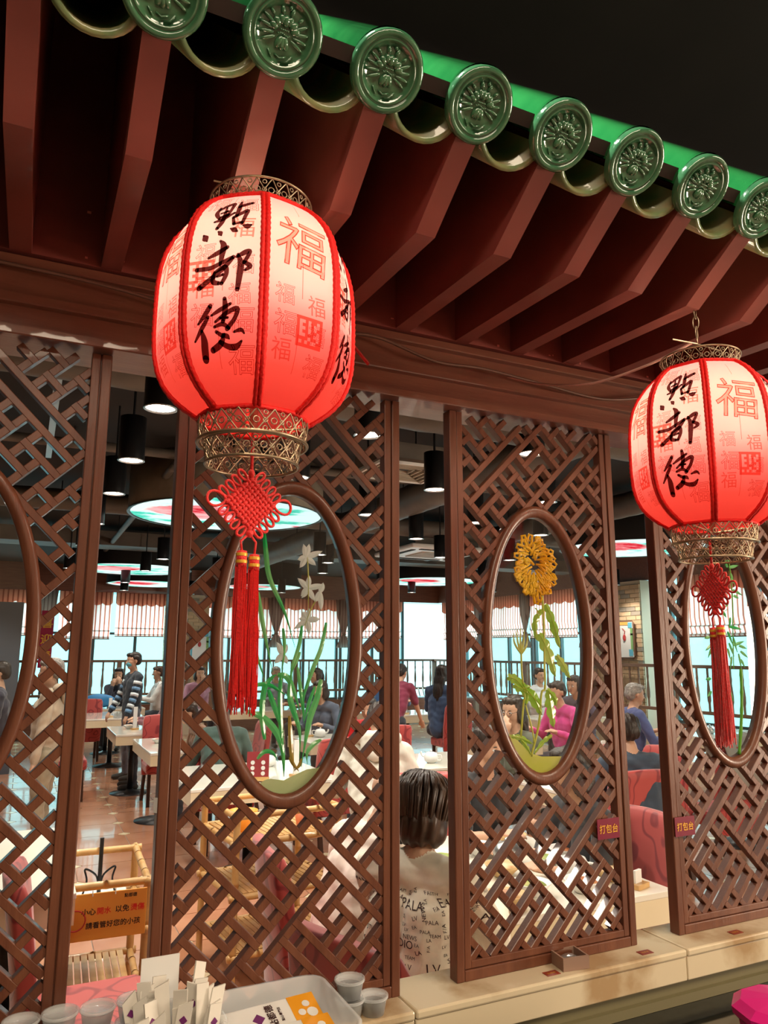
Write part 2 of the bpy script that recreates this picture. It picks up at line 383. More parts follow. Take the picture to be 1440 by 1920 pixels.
BL = ['striped roman blind far left behind the red banner', 'striped blind hanging lower, left of the blind beside the left brick pier', 'striped blind on the far wall ending at the left brick pier',
      'striped blind on the far wall just right of the left brick pier', 'striped blind in the middle of the far wall seen through the orchid pane', 'striped blind on the far wall nearest the right corner']
for (x, w, zb), lb in zip(BX, BL): blind((x, 15.36, 0), 0, w, zb, label=lb)
BY = [(14.3, 1.6, 2.03), (12.5, 1.6, 2.05), (10.75, 1.5, 2.02), (6.75, 1.35, 1.98), (5.15, 1.6, 2.05), (3.5, 1.6, 2.05)]
BL2 = ['striped blind on the right wall farthest back', 'striped blind second from the far corner on the right wall', 'striped blind on the right wall just beyond the pier with the wall plaque', 
       'striped blind on the right wall nearer than the pier with the wall plaque', 'striped blind seen through the bamboo pane', 'striped blind on the right wall nearest the lattice screens']
for (y, w, zb), lb in zip(BY, BL2): blind((9.58, y, 0), -PI/2, w, zb, label=lb)

def tied(c, ang, label):
    t = thing('tied_curtain', label, 'curtain', c, ang, 'tied curtains between the windows'); mb = MB(); n_ = 20
    prof = [(2.95, .17), (2.6, .15), (2.35, .09), (2.18, .04), (2.12, .035), (2.05, .08), (1.9, .13), (1.82, .15)]
    V = []; F = []
    for z, w in prof:
        for i in range(n_):
            q = 2*PI*i/n_; r = 1 + .25*math.sin(5*q)
            V.append((w*r*math.cos(q), -.02+.35*w*r*math.sin(q), z))
    for a in range(len(prof)-1):
        for i in range(n_): F.append((a*n_+i, a*n_+(i+1) % n_, (a+1)*n_+(i+1) % n_, (a+1)*n_+i))
    mb.add(V, F); mb.build('curtain_cloth', M['curtain'], t, True)
    MB().lathe([(.05, 2.15), (.055, 2.13), (.05, 2.11)], 10, (0, -.02, 0)).build('tie_back', M['railwood'], t)
    return t
TC = [((0.35, 15.2, 0), 0, 'knotted curtain at the far left window by the red banner'), ((5.18, 15.2, 0), 0, 'left of two brown curtains tied beside the orchid pane letters'),
      ((6.85, 15.2, 0), 0, 'right of two brown curtains tied on the far wall'), ((9.52, 13.4, 0), -PI/2, 'tied curtain in the gap between the orchid and chrysanthemum screens'),
      ((9.52, 11.6, 0), -PI/2, 'tied curtain left of the yellow chrysanthemum bloom'), ((9.52, 9.75, 0), -PI/2, 'tied curtain right of the yellow chrysanthemum bloom')]
for a in TC: tied(*a)
# railing
def railing(a, b, label, n_):
    a = Vector(a); b = Vector(b); L_ = (b-a).length; ang = math.atan2(b.y-a.y, b.x-a.x)
    t = thing('window_railing', label, 'railing', a, ang); MB().box((L_/2, 0, 1.53), (L_, .07, .05)).build('top_rail', M['railwood'], t); MB().box((L_/2, 0, .86), (L_, .06, .05)).build('bottom_rail', M['railwood'], t)
    prof = [(.018, .88), (.018, 1.0), (.028, 1.04), (.03, 1.12), (.016, 1.3), (.022, 1.36), (.018, 1.4), (.018, 1.51)]
    me = MB().lathe(prof, 6).mesh('baluster', M['railwood'])
    for i in range(n_): obj('baluster', me, t, ((i+.5)*L_/n_, 0, 0))
    pm = MB().box((0, 0, .77), (.09, .09, 1.54)).mesh('post', M['railwood'])
    for i in range(int(L_/1.9)+1): obj('post', pm, t, (min(L_, i*1.9), 0, 0))
railing((-3.9, 15.0, 0), (9.2, 15.0, 0), 'dark wooden balustrade along the far windows', 62)
railing((9.2, 15.0, 0), (9.2, 3.0, 0), 'wooden balustrade along the windows of the right wall', 60)

# brick piers, each brick a piece
def pier(n, c, ang, w, d, z1, label):
    t = thing('brick_pier', label, 'pier', c, ang); MB().box((0, 0, z1/2), (w-.02, d-.02, z1)).build('pier_core', M['mortar'], t)
    bh, bw = .075, .225; ms = [MB().box((0, 0, 0), (bw-.008, .03, bh-.008)).mesh('brick', m_) for m_ in (M['brick'], M['brick2'])]
    hs = [MB().box((0, 0, 0), (bw/2-.008, .03, bh-.008)).mesh('brick', m_) for m_ in (M['brick'], M['brick2'])]
    r = random.Random(n); cnt = 0; nb = int(w/bw+.01)
    for k_ in range(int((z1-.7)/bh)):
        z = .7 + (k_+.5)*bh
        for i in range(nb + (k_ % 2)):
            if cnt > 290: break
            half = k_ % 2 and i in (0, nb); x = -nb*bw/2 + ((i+.5)*bw if not k_ % 2 else (bw*.25 if i == 0 else nb*bw-bw*.25 if i == nb else i*bw))
            g = 1 if r.random() < .22 else 0
            obj('brick', (hs if half else ms)[g], t, (x, -d/2, z)); cnt += 1
            if d > .2 and i == 0 and k_ % 1 == 0: obj('brick', hs[g], t, (-nb*bw/2-.004, -d/2+.08, z), (0, 0, PI/2)); cnt += 1
    return t
pier(1, (3.16, 15.24, 0), 0, .92, .30, 2.94, 'tan brick pier on the far wall behind the orchid screen')
pier(2, (9.46, 8.75, 0), -PI/2, 1.38, .30, 2.94, 'tan brick pier on the right wall carrying a framed plaque')
M['plq1'] = mat('plaque_ground', (0.80, 0.80, 0.78), 0.5); M['plqy'] = mat('plaque_orange', (0.80, 0.42, 0.10), 0.5); M['plqb'] = mat('plaque_blue', (0.12, 0.45, 0.62), 0.5)
M['plqg'] = mat('plaque_green', (0.22, 0.42, 0.15), 0.5); M['plqr'] = mat('plaque_red', (0.50, 0.05, 0.05), 0.5)
def plaque(c, ang, label):
    t = thing('wall_plaque', label, 'plaque', c, ang)
    w, h = .44, .64; P = [(-w/2+.06, 0, -h/2), (w/2-.06, 0, -h/2), (w/2, 0, -h/2+.06), (w/2, 0, h/2-.06), (w/2-.06, 0, h/2), (-w/2+.06, 0, h/2), (-w/2, 0, h/2-.06), (-w/2, 0, -h/2+.06)]
    MB().prism(P, (0, -.03, 0)).build('plaque_frame', M['railwood'], t); MB().box((0, -.033, 0), (w-.05, .01, h-.05)).build('plaque_ground', M['plq1'], t)
    b = MB(); x1, z1 = w/2-.05, h/2-.05
    b.box((-.03, -.04, z1-.0), (w*.6, .008, .05)).box((x1-.0, -.04, z1-.14), (.05, .008, .12), mi=2).box((x1-.03, -.041, z1-.03), (.09, .008, .09), mi=1).box((x1-.03, -.041, -z1+.05), (.09, .008, .11), mi=1).box((x1, -.04, -.05), (.05, .008, .3), mi=2).box((-x1, -.04, .0), (.04, .008, .45), mi=1)
    b.build('coloured_border', [M['plqy'], M['plqb'], M['plqg']], t)
    MB().ell((.0, -.045, .03), (.035, .015, .055), mi=0).tube([(0, -.045, .08), (.02, -.045, .14), (-.04, -.045, .19)], .006).build('fruit', M['plqr'], t)
plaque((9.28, 8.42, 1.95), -PI/2, 'framed plaque with a red fruit on the right brick pier')
plaque((3.42, 15.06, 1.85), 0, 'framed plaque on the far brick pier seen through the lattice')
# red banner at the far left
t = thing('red_banner', 'tall magenta paper banner with gold characters at the far left', 'banner', (0.36, 13.9, 0))
MB().tube([(0, .01, 0), (0, .01, 2.45)], .012, 8).lathe([(.14, 0), (.14, .012), (.02, .02)], 20).build('banner_stand', M['blackmet'], t)
MB().box((0, 0, 1.95), (.22, .01, 1.05)).build('banner_sheet', mat('magenta_paper', (0.42, 0.01, 0.06), .6), t)
mb = MB(); flat_text(mb, '喜', .2, (0, -.008, 2.25), (1, 0, 0), (0, 0, 1)); flat_text(mb, '迎', .2, (0, -.008, 1.95), (1, 0, 0), (0, 0, 1)); flat_text(mb, '春', .2, (0, -.008, 1.65), (1, 0, 0), (0, 0, 1)); mb.build('gold_lettering', M['gold'], t)
t = thing('fortune_diamond', 'red paper diamond with a fortune character on the dark partition', 'poster', (-.75, 10.9, 1.78), (0, 0, 0))
MB().box((0, 0, 0), (.34, .01, .34), Matrix.Rotation(PI/4, 3, 'Y')).build('paper_diamond', mat('red_paper', (.55, .07, .05), .6), t)
mb = MB(); flat_text(mb, '福', .26, (0, -.008, 0), (1, 0, 0), (0, 0, 1)); mb.build('lettering', M['ink'], t)
struct(MB().b2((-1.9, 10.95, 0), (-.05, 11.05, 2.45)), 'trim_1', mat('dark_partition', (.10, .12, .15), .5))

# ================================================================== LEDGE AND COUNTER
LZ = 1.0785
t = thing('marble_ledge', 'long cream marble ledge that the lattice screens stand on', 'ledge')
xs = [-1.4, -.3, .727, 1.43, 2.5]
for i in range(4):
    a, b = xs[i]+.0015, xs[i+1]-.0015
    o = MB().b2((a, -.068, LZ-.016), (b, .078, LZ)).build('top_slab', M['marble'], t, bevel=.004)
    MB().b2((a, -.064, LZ-.066), (b, .07, LZ-.0165)).build('front_slab', M['marble'], t, bevel=.002)
MB().b2((-1.4, -.05, .9), (2.5, .06, LZ-.067)).build('recess', M['olive'], t)
MB().b2((-1.4, -.05, 0), (2.5, .06, .9)).build('ledge_wall', M['cream'], t)
t = thing('black_counter', 'polished black granite counter in front of the marble ledge', 'counter')
MB().b2((-1.4, -.75, .93), (2.5, -.052, .965)).build('counter_top', M['granite'], t, bevel=.003)
MB().b2((-1.4, -.70, 0), (2.5, -.06, .93)).build('counter_base', M['wood'], t)
MB().b2((-1.4, -.062, .9655), (2.5, -.0505, .985)).build('upstand', M['olive'], t)

# ================================================================== LATTICE SCREENS
PITCHL, S0, T0 = .03765, .0236, .01735; HW = .01175   # cell pitch, first cell centre, half hole width
RUNS = '''9,7 10,7|8,7|10,6|7,6 8,6 9,6|9,5 10,5|10,4 10,3|9,4|8,5 8,4|7,5|8,3 9,3|7,4 7,3 7,2 7,1 7,0|6,5 6,4|5,4|5,3 6,3|8,2|9,2 10,2 11,2|8,1 9,1|10,1 10,0|9,0|8,0 8,-1|13,1 14,1|15,2 15,1 15,0|15,-1|14,0 14,-1|13,0|12,1 12,0|11,1|11,0 11,-1 11,-2 11,-3 11,-4|12,-1 13,-1|13,-2 14,-2|12,-2|12,-3 13,-3|14,-3|13,-4|12,-4 12,-5|9,-1 10,-1|10,-2|9,-3 10,-3|5,-2 6,-2 7,-2 8,-2 9,-2|7,-3|8,-3 8,-4|9,-4|10,-4 10,-5|11,-5|7,-4 7,-5 7,-6|8,-5 9,-5|8,-6|9,-6 10,-6|8,-7 9,-7|6,-3 6,-4|10,-7|9,-8|8,-8|6,2|4,3|5,2 4,2 3,2|5,1 6,1|6,0 6,-1|7,-1|5,0|4,1 4,0|3,1|4,-1 5,-1|3,0 3,-1|4,-2 4,-3|5,-3 5,-4|13,12|13,11 14,11|12,11|11,10 12,10 13,10|12,9 12,8|11,9|10,9 10,8|11,8 11,7|9,8|20,5 21,5|21,4|20,4 20,3|19,4|19,3|18,3|17,2 18,2 19,2|18,1|17,0|16,2|16,1 17,1|16,0 16,-1|29,14 30,14|28,15 29,15|28,14|28,13 29,13|27,16 27,15 27,14 27,13 27,12|26,14|25,13 26,13|26,12 26,11|28,12 28,11|27,11|25,10 26,10 27,10|24,11 25,11|25,12|24,10|24,9 25,9|24,8 24,7|23,9 23,8|23,7|29,12|30,13|30,15 30,16|29,16|28,16 28,17|24,12 24,13|25,15 26,15|27,17|26,16 26,17|24,14 25,14|26,19 26,20|25,19 24,19|25,20|24,20 24,21|24,18|23,16 23,17 23,18 23,19 23,20|26,18 25,18|25,17 24,17 25,16|23,21|22,20 22,21|22,19|21,19|22,18|22,17 21,17|19,18 20,18 21,18|21,16|22,15 22,16|20,16 20,17|20,15 21,15|19,17|18,17 18,16|19,16 19,15|17,16|17,15 18,15|18,14|16,15|15,14 16,14 17,14|16,13|15,13|15,12|14,13 14,12|22,7 22,8|21,6 22,6 23,6|22,5'''
run_of = {}
for k_, r_ in enumerate(RUNS.split('|')):
    for c_ in r_.split(): run_of[tuple(map(int, c_.split(',')))] = k_
PW = .4875; OC = (.243, .695); OI = (.135, .298); OO = (.159, .325)
A0, A1, B0, B1 = .030, .4555, .030, 1.2305
def inreg(a, b): return A0 < a < A1 and B0 < b < B1 and ((a-OC[0])/.147)**2 + ((b-OC[1])/.312)**2 > 1
def ab(s, t): return (s-t)/2**.5, (s+t)/2**.5
def wall(c1, c2):
    r1, r2 = run_of.get(c1), run_of.get(c2)
    return r1 is None or r2 is None or r1 != r2
def clipseg(p, q):
    n_ = 60; best = []; cur = None; out = []
    for i in range(n_+1):
        u = i/n_; a = p[0]+(q[0]-p[0])*u; b = p[1]+(q[1]-p[1])*u
        if inreg(a, b):
            if cur is None: cur = u
            last = u
        elif cur is not None: out.append((cur, last)); cur = None
    if cur is not None: out.append((cur, last))
    L_ = math.dist(p, q)
    return [((p[0]+(q[0]-p[0])*u, p[1]+(q[1]-p[1])*u), (p[0]+(q[0]-p[0])*v, p[1]+(q[1]-p[1])*v)) for u, v in out if (v-u)*L_ > .006]
segs = []
BW = PITCHL - 2*HW
for i in range(-2, 40):        # walls of constant s, between cell i and i+1
    s = S0 + (i+.5)*PITCHL; st_ = None
    for j in range(-14, 30):
        w_ = wall((i, j), (i+1, j))
        if w_ and st_ is None: st_ = j
        if (not w_ or j == 29) and st_ is not None:
            t0 = T0 + (st_-.5)*PITCHL - BW/2; t1 = T0 + (j-.5)*PITCHL + BW/2
            segs += clipseg(ab(s, t0), ab(s, t1)); st_ = None
swall = lambda i, j: wall((i, j), (i+1, j))
for j in range(-14, 30):       # walls of constant t, between cell j and j+1; they stop at the s-walls
    t_ = T0 + (j+.5)*PITCHL; st_ = None
    for i in range(-2, 40):
        w_ = wall((i, j), (i, j+1))
        brk = swall(i-1, j) or swall(i-1, j+1)
        if st_ is not None and (not w_ or brk):
            s0 = S0 + (st_-.5)*PITCHL + (BW/2 if (swall(st_-1, j) or swall(st_-1, j+1)) else 0); s1 = S0 + (i-.5)*PITCHL - (BW/2 if brk else 0)
            segs += clipseg(ab(s0, t_), ab(s1, t_)); st_ = None
        if w_ and st_ is None: st_ = i
def bar_mesh(p, q, mirror=False):
    if mirror: p = (PW-p[0], p[1]); q = (PW-q[0], q[1])
    dx, dz = q[0]-p[0], q[1]-p[1]; L_ = math.hypot(dx, dz); nx, nz = -dz/L_*BW/2, dx/L_*BW/2
    c = .0011; Y0, Y1 = .005, .0245; V = []
    ox, oz = p
    for (px, pz) in (p, q):
        for sg in (-1, 1):
            V += [(px+sg*nx*(1-c*160), Y0, pz+sg*nz*(1-c*160)), (px+sg*nx, Y0+c, pz+sg*nz), (px+sg*nx, Y1, pz+sg*nz)]
    # index: p-:0,1,2 p+:3,4,5 q-:6,7,8 q+:9,10,11
    F = [(0, 3, 9, 6), (3, 4, 10, 9), (4, 5, 11, 10), (5, 2, 8, 11), (2, 1, 7, 8), (1, 0, 6, 7), (0, 1, 2, 5, 4, 3), (6, 9, 10, 11, 8, 7)]
    if mirror: F = [f[::-1] for f in F]
    me = bpy.data.meshes.new('lattice_bar'); me.from_pydata(V, [], F); me.materials.append(M['wood']); me.update(); return me
segs = sorted(segs, key=lambda s: -math.dist(*s))
print('LATTICE BARS', len(segs))
bars = {False: [bar_mesh(p, q) for p, q in segs], True: [bar_mesh(p, q, True) for p, q in segs]}
H0, H1 = 0.0, 1.2305
def frame_mesh():
    out = {}
    # posts and rails with an outer face, a groove and an inner lip
    def prof_bar(x0, x1, z0, z1, vert):
        pass
    return out
def ring_mesh():
    mb = MB(); n_ = 72
    prof = [(0, .0275), (0, .004), (.25, -.001), (.62, -.001), (.85, .003), (1.0, .006), (1.0, .0275)]
    V = []
    for i in range(n_):
        q = 2*PI*i/n_
        for k_, y in prof:
            rx = OO[0] + (OI[0]-OO[0])*k_; rz = OO[1] + (OI[1]-OO[1])*k_
            V.append((OC[0]+rx*math.cos(q), y, OC[1]+rz*math.sin(q)))
    m_ = len(prof); F = []
    for i in range(n_):
        for k_ in range(m_):
            F.append((i*m_+k_, i*m_+(k_+1) % m_, ((i+1) % n_)*m_+(k_+1) % m_, ((i+1) % n_)*m_+k_))
    mb.add(V, F); return mb.mesh('oval_ring', M['wood'], True)
RING = ring_mesh()
def screen(x0, mir, label):
    t = thing('lattice_screen', label, 'screen', (x0, 0, LZ), 0, 'carved lattice screens on the marble ledge')
    for sx in (0, 1):
        f = (lambda x: x) if not sx else (lambda x: PW - x)
        a, b = sorted((f(0), f(.019))); MB().b2((a, 0, H0), (b, .03, H1)).build('frame_post', M['wood'], t, bevel=.0022)
        a, b = sorted((f(.0205), f(.0365))); MB().b2((a, .0025, .0225), (b, .028, H1)).build('inner_lip', M['wood'], t, bevel=.0015)
        a, b = sorted((f(.019), f(.0206))); MB().b2((a, .006, .02), (b, .028, H1)).build('groove', M['wood'], t)
    MB().b2((.0192, .0, 0), (PW-.0192, .0302, .0215)).build('frame_rail', M['wood'], t, bevel=.0022)
    MB().b2((.0365, .0025, .0225), (PW-.0365, .028, .0375)).build('inner_lip', M['wood'], t, bevel=.0015)
    obj('oval_ring', RING, t) if not mir else obj('oval_ring', RING, t, loc=(PW-2*OC[0], 0, 0))
    for me in bars[mir]: obj('lattice_bar', me, t)
    gx = OC[0] if not mir else PW-OC[0]
    mb = MB(); n_ = 48; P = [(gx+(OI[0]+.008)*math.cos(2*PI*i/n_), .0165, OC[1]+(OI[1]+.008)*math.sin(2*PI*i/n_)) for i in range(n_)]
    mb.add(P, [tuple(range(n_))])
    mb.build('glass_pane', M['glass'], t)
    return t
SX = [-.378, .240, .858, 1.478]
scr = [screen(SX[0], False, 'leftmost lattice screen, its left half outside the picture'),
       screen(SX[1], False, 'lattice screen whose oval pane shows a green orchid'),
       screen(SX[2], True, 'lattice screen whose oval pane shows a yellow chrysanthemum'),
       screen(SX[3], True, 'rightmost lattice screen whose oval pane shows green bamboo')]
# top beam and battens
t = thing('cornice_beam', 'dark stained cornice beam with three battens above the lattice screens', 'beam')
MB().b2((-1.4, -.012, 2.31), (3.2, .09, 2.50)).build('beam_board', M['wood2'], t)
for z, y in ((2.3095, -.030), (2.370, -.031), (2.443, -.032)):
    mb = MB(); mb.prism([(-1.4, -.0125, z+.022), (-1.4, y, z+.017), (-1.4, y, z+.002), (-1.4, y+.002, z), (-1.4, -.0125, z)][::-1], (4.6, 0, 0))
    mb.build('batten', M['wood2'], t)
# ================================================================== EAVE
t = thing('tiled_eave', 'indoor eave of green glazed tiles on dark red rafters', 'eave')
RX = [.718+.1565*k_ for k_ in range(-9, 13)]
P_ = [(-.036, 2.4665), (-.43, 2.447), (-.575, 2.545), (-.585, 2.572), (-.036, 3.110)]
rm = MB().prism([(-.0185, y, z) for y, z in P_][::-1], (.037, 0, 0)).mesh('rafter', M['red'])
for x in RX: obj('rafter', rm, t, (x, 0, 0))
MB().b2((-1.0, -.0355, 2.4665), (2.9, -.0125, 3.15)).build('fascia_board', M['red'], t)
sl = math.radians(44)
MB().prism([(-1.0, -.585, 2.580), (-1.0, .30, 3.435), (-1.0, .285, 3.45), (-1.0, -.60, 2.596)][::-1], (3.9, 0, 0)).build('roof_deck', M['deck'], t)
mb = MB(); r = random.Random(3)
for k_ in range(60):
    x = r.uniform(-.4, 2.2); mb.box((x, -.0356, 2.475+r.random()**3*.2), (.002+.006*r.random()**2, .001, .002+.004*r.random()))
tag(mb.build('paint_chip', M['chip'], t), kind='stuff')
# tile meshes, origin at the disc centre, tile runs back and up
dvec = Vector((0, math.cos(sl), math.sin(sl)))
def barrel_mesh():
    mb = MB(); up = Vector((0, -math.sin(sl), math.cos(sl))); V = []; n_ = 20; ks = [0, .010, .020, .35, 1.15]; rs = [.0535, .0515, .0495, .049, .049]
    for k_, r_ in zip(ks, rs):
        for i in range(n_+1):
            q = PI*i/n_*1.16 - PI*.08; V.append(Vector((r_*math.cos(q), 0, 0)) + up*(r_*math.sin(q)) + dvec*k_)
    F = [(a*(n_+1)+i, a*(n_+1)+i+1, (a+1)*(n_+1)+i+1, (a+1)*(n_+1)+i) for a in range(len(ks)-1) for i in range(n_)]
    mb.add(V, F); return mb.mesh('barrel_tile', M['tile'], True)
RY = Matrix.Rotation(PI/2, 3, 'X')      # lathe axis z -> -y
def disc_mesh():
    prof = [(.0655, -.004), (.0655, .008), (.062, .012), (.057, .0125), (.0535, .010), (.052, .0075), (.0495, .0105), (.047, .0105), (.0455, .006), (.03, .0055), (.0001, .0055)]; prof = [(a*.83, b) for a, b in prof]
    mb = MB(); mb.lathe(prof, 40, R=RY); mb.lathe([(.0543, -.004), (.0001, -.004)][::-1], 40, R=RY); return mb.mesh('end_disc', M['tile_end'], True)
def flower_mesh():
    mb = MB(); Y = -.0065
    def petal(q, d, l, w, h=.0045, tip=.3):
        c = Vector((math.sin(q)*d, Y, math.cos(q)*d)); R = Matrix.Rotation(q, 3, 'Y') @ Matrix.Rotation(0, 3, 'X'); mb.ell(c, (w, h, l), 8, 6, R=R)
    def leaf(q, d, l, w): petal(q, d, l, w, .003)
    for q in (-.42, 0, .42): petal(PI+q*.9, .013, .011, .0065, .006)
    for s in (-1, 1):
        for k_ in range(4): petal(s*(PI/2+.45-.32*k_)+0, .0255+.001*k_, .0125, .0033, .0035)
        for k_ in range(3): petal(s*(.35+.42*k_), .019, .008, .0062, .0045)
        petal(s*.25, .031, .007, .004); petal(s*.75, .033, .005, .003)
    petal(0, .017, .009, .007, .005); petal(.1, .036, .004, .003)
    for k_ in range(7): mb.ell((-.009+.003*k_, Y-.003, -.001+.0015*math.sin(k_)), (.0016, .002, .0016), 6, 4)
    for k_ in range(5): mb.ell((-.006+.003*k_, Y-.003, .005), (.0016, .002, .0016), 6, 4)
    mb.tube([(-.008, Y, -.030), (.0, Y-.001, -.034), (.010, Y, -.030)], .0016, 5); mb.tube([(-.02, Y, -.026), (-.012, Y, -.036)], .0016, 5); mb.tube([(.02, Y, -.026), (.014, Y, -.036), (.004, Y, -.039)], .0016, 5)
    mb.v = [(a*.86, b, c*.86) for a, b, c in mb.v]; return mb.mesh('peony_relief', M['tile_end'], True)
def pan_mesh():
    mb = MB(); up = Vector((0, -math.sin(sl), math.cos(sl))); V = []; n_ = 14; th = .010; R_ = .050; off = -.010
    for k_ in (0, 1.1):
        for rr in (R_, R_+th):
            for i in range(n_+1):
                q = PI + PI*i/n_; V.append(Vector((rr*math.cos(q), 0, 0)) + up*(off+rr*.92*math.sin(q)) + dvec*k_)
    m_ = n_+1; F = []
    for i in range(n_):
        F += [(i, i+1, 2*m_+i+1, 2*m_+i), (m_+i, 3*m_+i, 3*m_+i+1, m_+i+1), (i, m_+i, m_+i+1, i+1)]
    mb.add(V, F, 0); return mb.mesh('pan_tile', M['tile_raw'], True)
bm_, dm_, fm_, pm_ = barrel_mesh(), disc_mesh(), flower_mesh(), pan_mesh()
ZD, YD = 2.574, -.60
for i in range(-8, 13):
    x = .719 + .1565*i
    b = obj('barrel_tile', bm_, t, (x, YD, ZD+.004)); d = obj('end_disc', dm_, b, (0, 0, -.004), (sl, 0, 0)); 
    tag(obj('peony_relief', fm_, b, (0, 0, -.004), (sl, 0, 0)))
    obj('pan_tile', pm_, t, (x+.078, YD+.012, ZD-.004))

# ================================================================== LANTERNS
LR, LHt = .1450, .316     # widest radius, cloth height
PROF = [(0, .54), (.02, .60), (.05, .70), (.09, .80), (.14, .885), (.20, .945), (.28, .985), (.38, 1.0), (.50, 1.0), (.62, .995), (.72, .97), (.80, .925), (.87, .85), (.93, .75), (.97, .66), (1.0, .575)]
def prof(v):
    v = min(1, max(0, v))
    for a, b in zip(PROF, PROF[1:]):
        if v <= b[0]:
            u = (v-a[0])/(b[0]-a[0]); return a[1]+(b[1]-a[1])*u
    return PROF[-1][1]
def lpt(th, v, off=0.0):
    """th: angle (0 = rib B), in octants; v: height fraction"""
    k_ = math.floor(th/(PI/4)); m_ = th - (k_+.5)*PI/4
    flat = math.cos(PI/8)/math.cos(m_); w = .62
    r_ = LR*prof(v)*(1-w+w*flat) + off
    return Vector((r_*math.sin(th), -r_*math.cos(th), v*LHt))
def cloth():
    m = bpy.data.materials.new('lantern_cloth'); m.use_nodes = True; nt = m.node_tree; N = nt.nodes; L = nt.links; N.remove(N['Principled BSDF'])
    tc = N.new('ShaderNodeTexCoord'); sx = N.new('ShaderNodeSeparateXYZ'); L.new(tc.outputs['Object'], sx.inputs[0])
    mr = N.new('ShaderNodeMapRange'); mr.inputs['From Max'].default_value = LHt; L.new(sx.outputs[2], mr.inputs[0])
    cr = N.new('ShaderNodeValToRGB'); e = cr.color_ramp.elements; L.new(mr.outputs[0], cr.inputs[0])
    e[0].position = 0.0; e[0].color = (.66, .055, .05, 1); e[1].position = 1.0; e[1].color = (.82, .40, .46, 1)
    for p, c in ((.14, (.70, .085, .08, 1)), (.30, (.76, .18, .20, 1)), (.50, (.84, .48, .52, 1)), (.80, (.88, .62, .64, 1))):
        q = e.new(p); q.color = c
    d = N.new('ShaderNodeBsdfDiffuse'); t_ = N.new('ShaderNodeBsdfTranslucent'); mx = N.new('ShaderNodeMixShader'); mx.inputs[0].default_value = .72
    L.new(cr.outputs[0], d.inputs[0]); L.new(cr.outputs[0], t_.inputs[0]); L.new(d.outputs[0], mx.inputs[1]); L.new(t_.outputs[0], mx.inputs[2]); L.new(mx.outputs[0], N['Material Output'].inputs[0])
    return m
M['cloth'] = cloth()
def shade_mesh():
    V = []; nt_ = 8*8; vs = [i/28 for i in range(29)]
    for v in vs:
        for j in range(nt_): V.append(lpt(2*PI*j/nt_, v))
    F = [(i*nt_+j, i*nt_+(j+1) % nt_, (i+1)*nt_+(j+1) % nt_, (i+1)*nt_+j) for i in range(28) for j in range(nt_)]
    return MB().add(V, F).mesh('cloth_shade', M['cloth'], True)
def rib_mesh():
    mb = MB(); n_ = 70
    for s in (-1, 1):
        P = [lpt(s*.001, i/n_, .0016) for i in range(n_+1)]
        P = [p + Vector((s*.0030, 0, 0)) for p in P]
        mb.tube(P, [.0040 if i % 2 else .0031 for i in range(n_+1)], 6)
    return mb.mesh('braid_rib', M['redbraid'], True)
def ring_braid(v, off=.002):
    mb = MB(); n_ = 96; mb.tube([lpt(2*PI*i/n_, v, off) for i in range(n_)], [.0042 if i % 2 else .0034 for i in range(n_)], 6, closed=True); return mb.mesh('rim_braid', M['redbraid'], True)
def filigree(r0, r1, h, nd=22):
    mb = MB(); w = .0011
    for s in (-1, 1):
        for k_ in range(nd):
            P = []
            for i in range(9):
                u = i/8; q = 2*PI*k_/nd + s*u*2*PI/nd*1.0; rr = r0+(r1-r0)*u
                P.append((rr*math.cos(q), rr*math.sin(q), h*u + 0))
            mb.tube(P, w, 4, cap=False)
    for k_ in range(nd):     # small rosettes where the wires meet
        for (u, dq, rs) in ((.5, 0, .0045), (.5, .5, .0032), (.84, .5, .0030), (.16, .5, .0030)):
            q = 2*PI*(k_+dq)/nd; rr = r0+(r1-r0)*u; c = Vector((rr*math.cos(q), rr*math.sin(q), h*u)); tq = Vector((-math.sin(q), math.cos(q), 0))
            mb.tube([c + tq*rs*math.cos(a) + Vector((0, 0, rs*math.sin(a))) for a in [2*PI*i/8 for i in range(8)]], .0009, 4, closed=True)
    return mb
def rimring(r, z, w=.0022):
    mb = MB(); mb.tube([(r*math.cos(2*PI*i/48), r*math.sin(2*PI*i/48), z) for i in range(48)], w, 6, closed=True); return mb
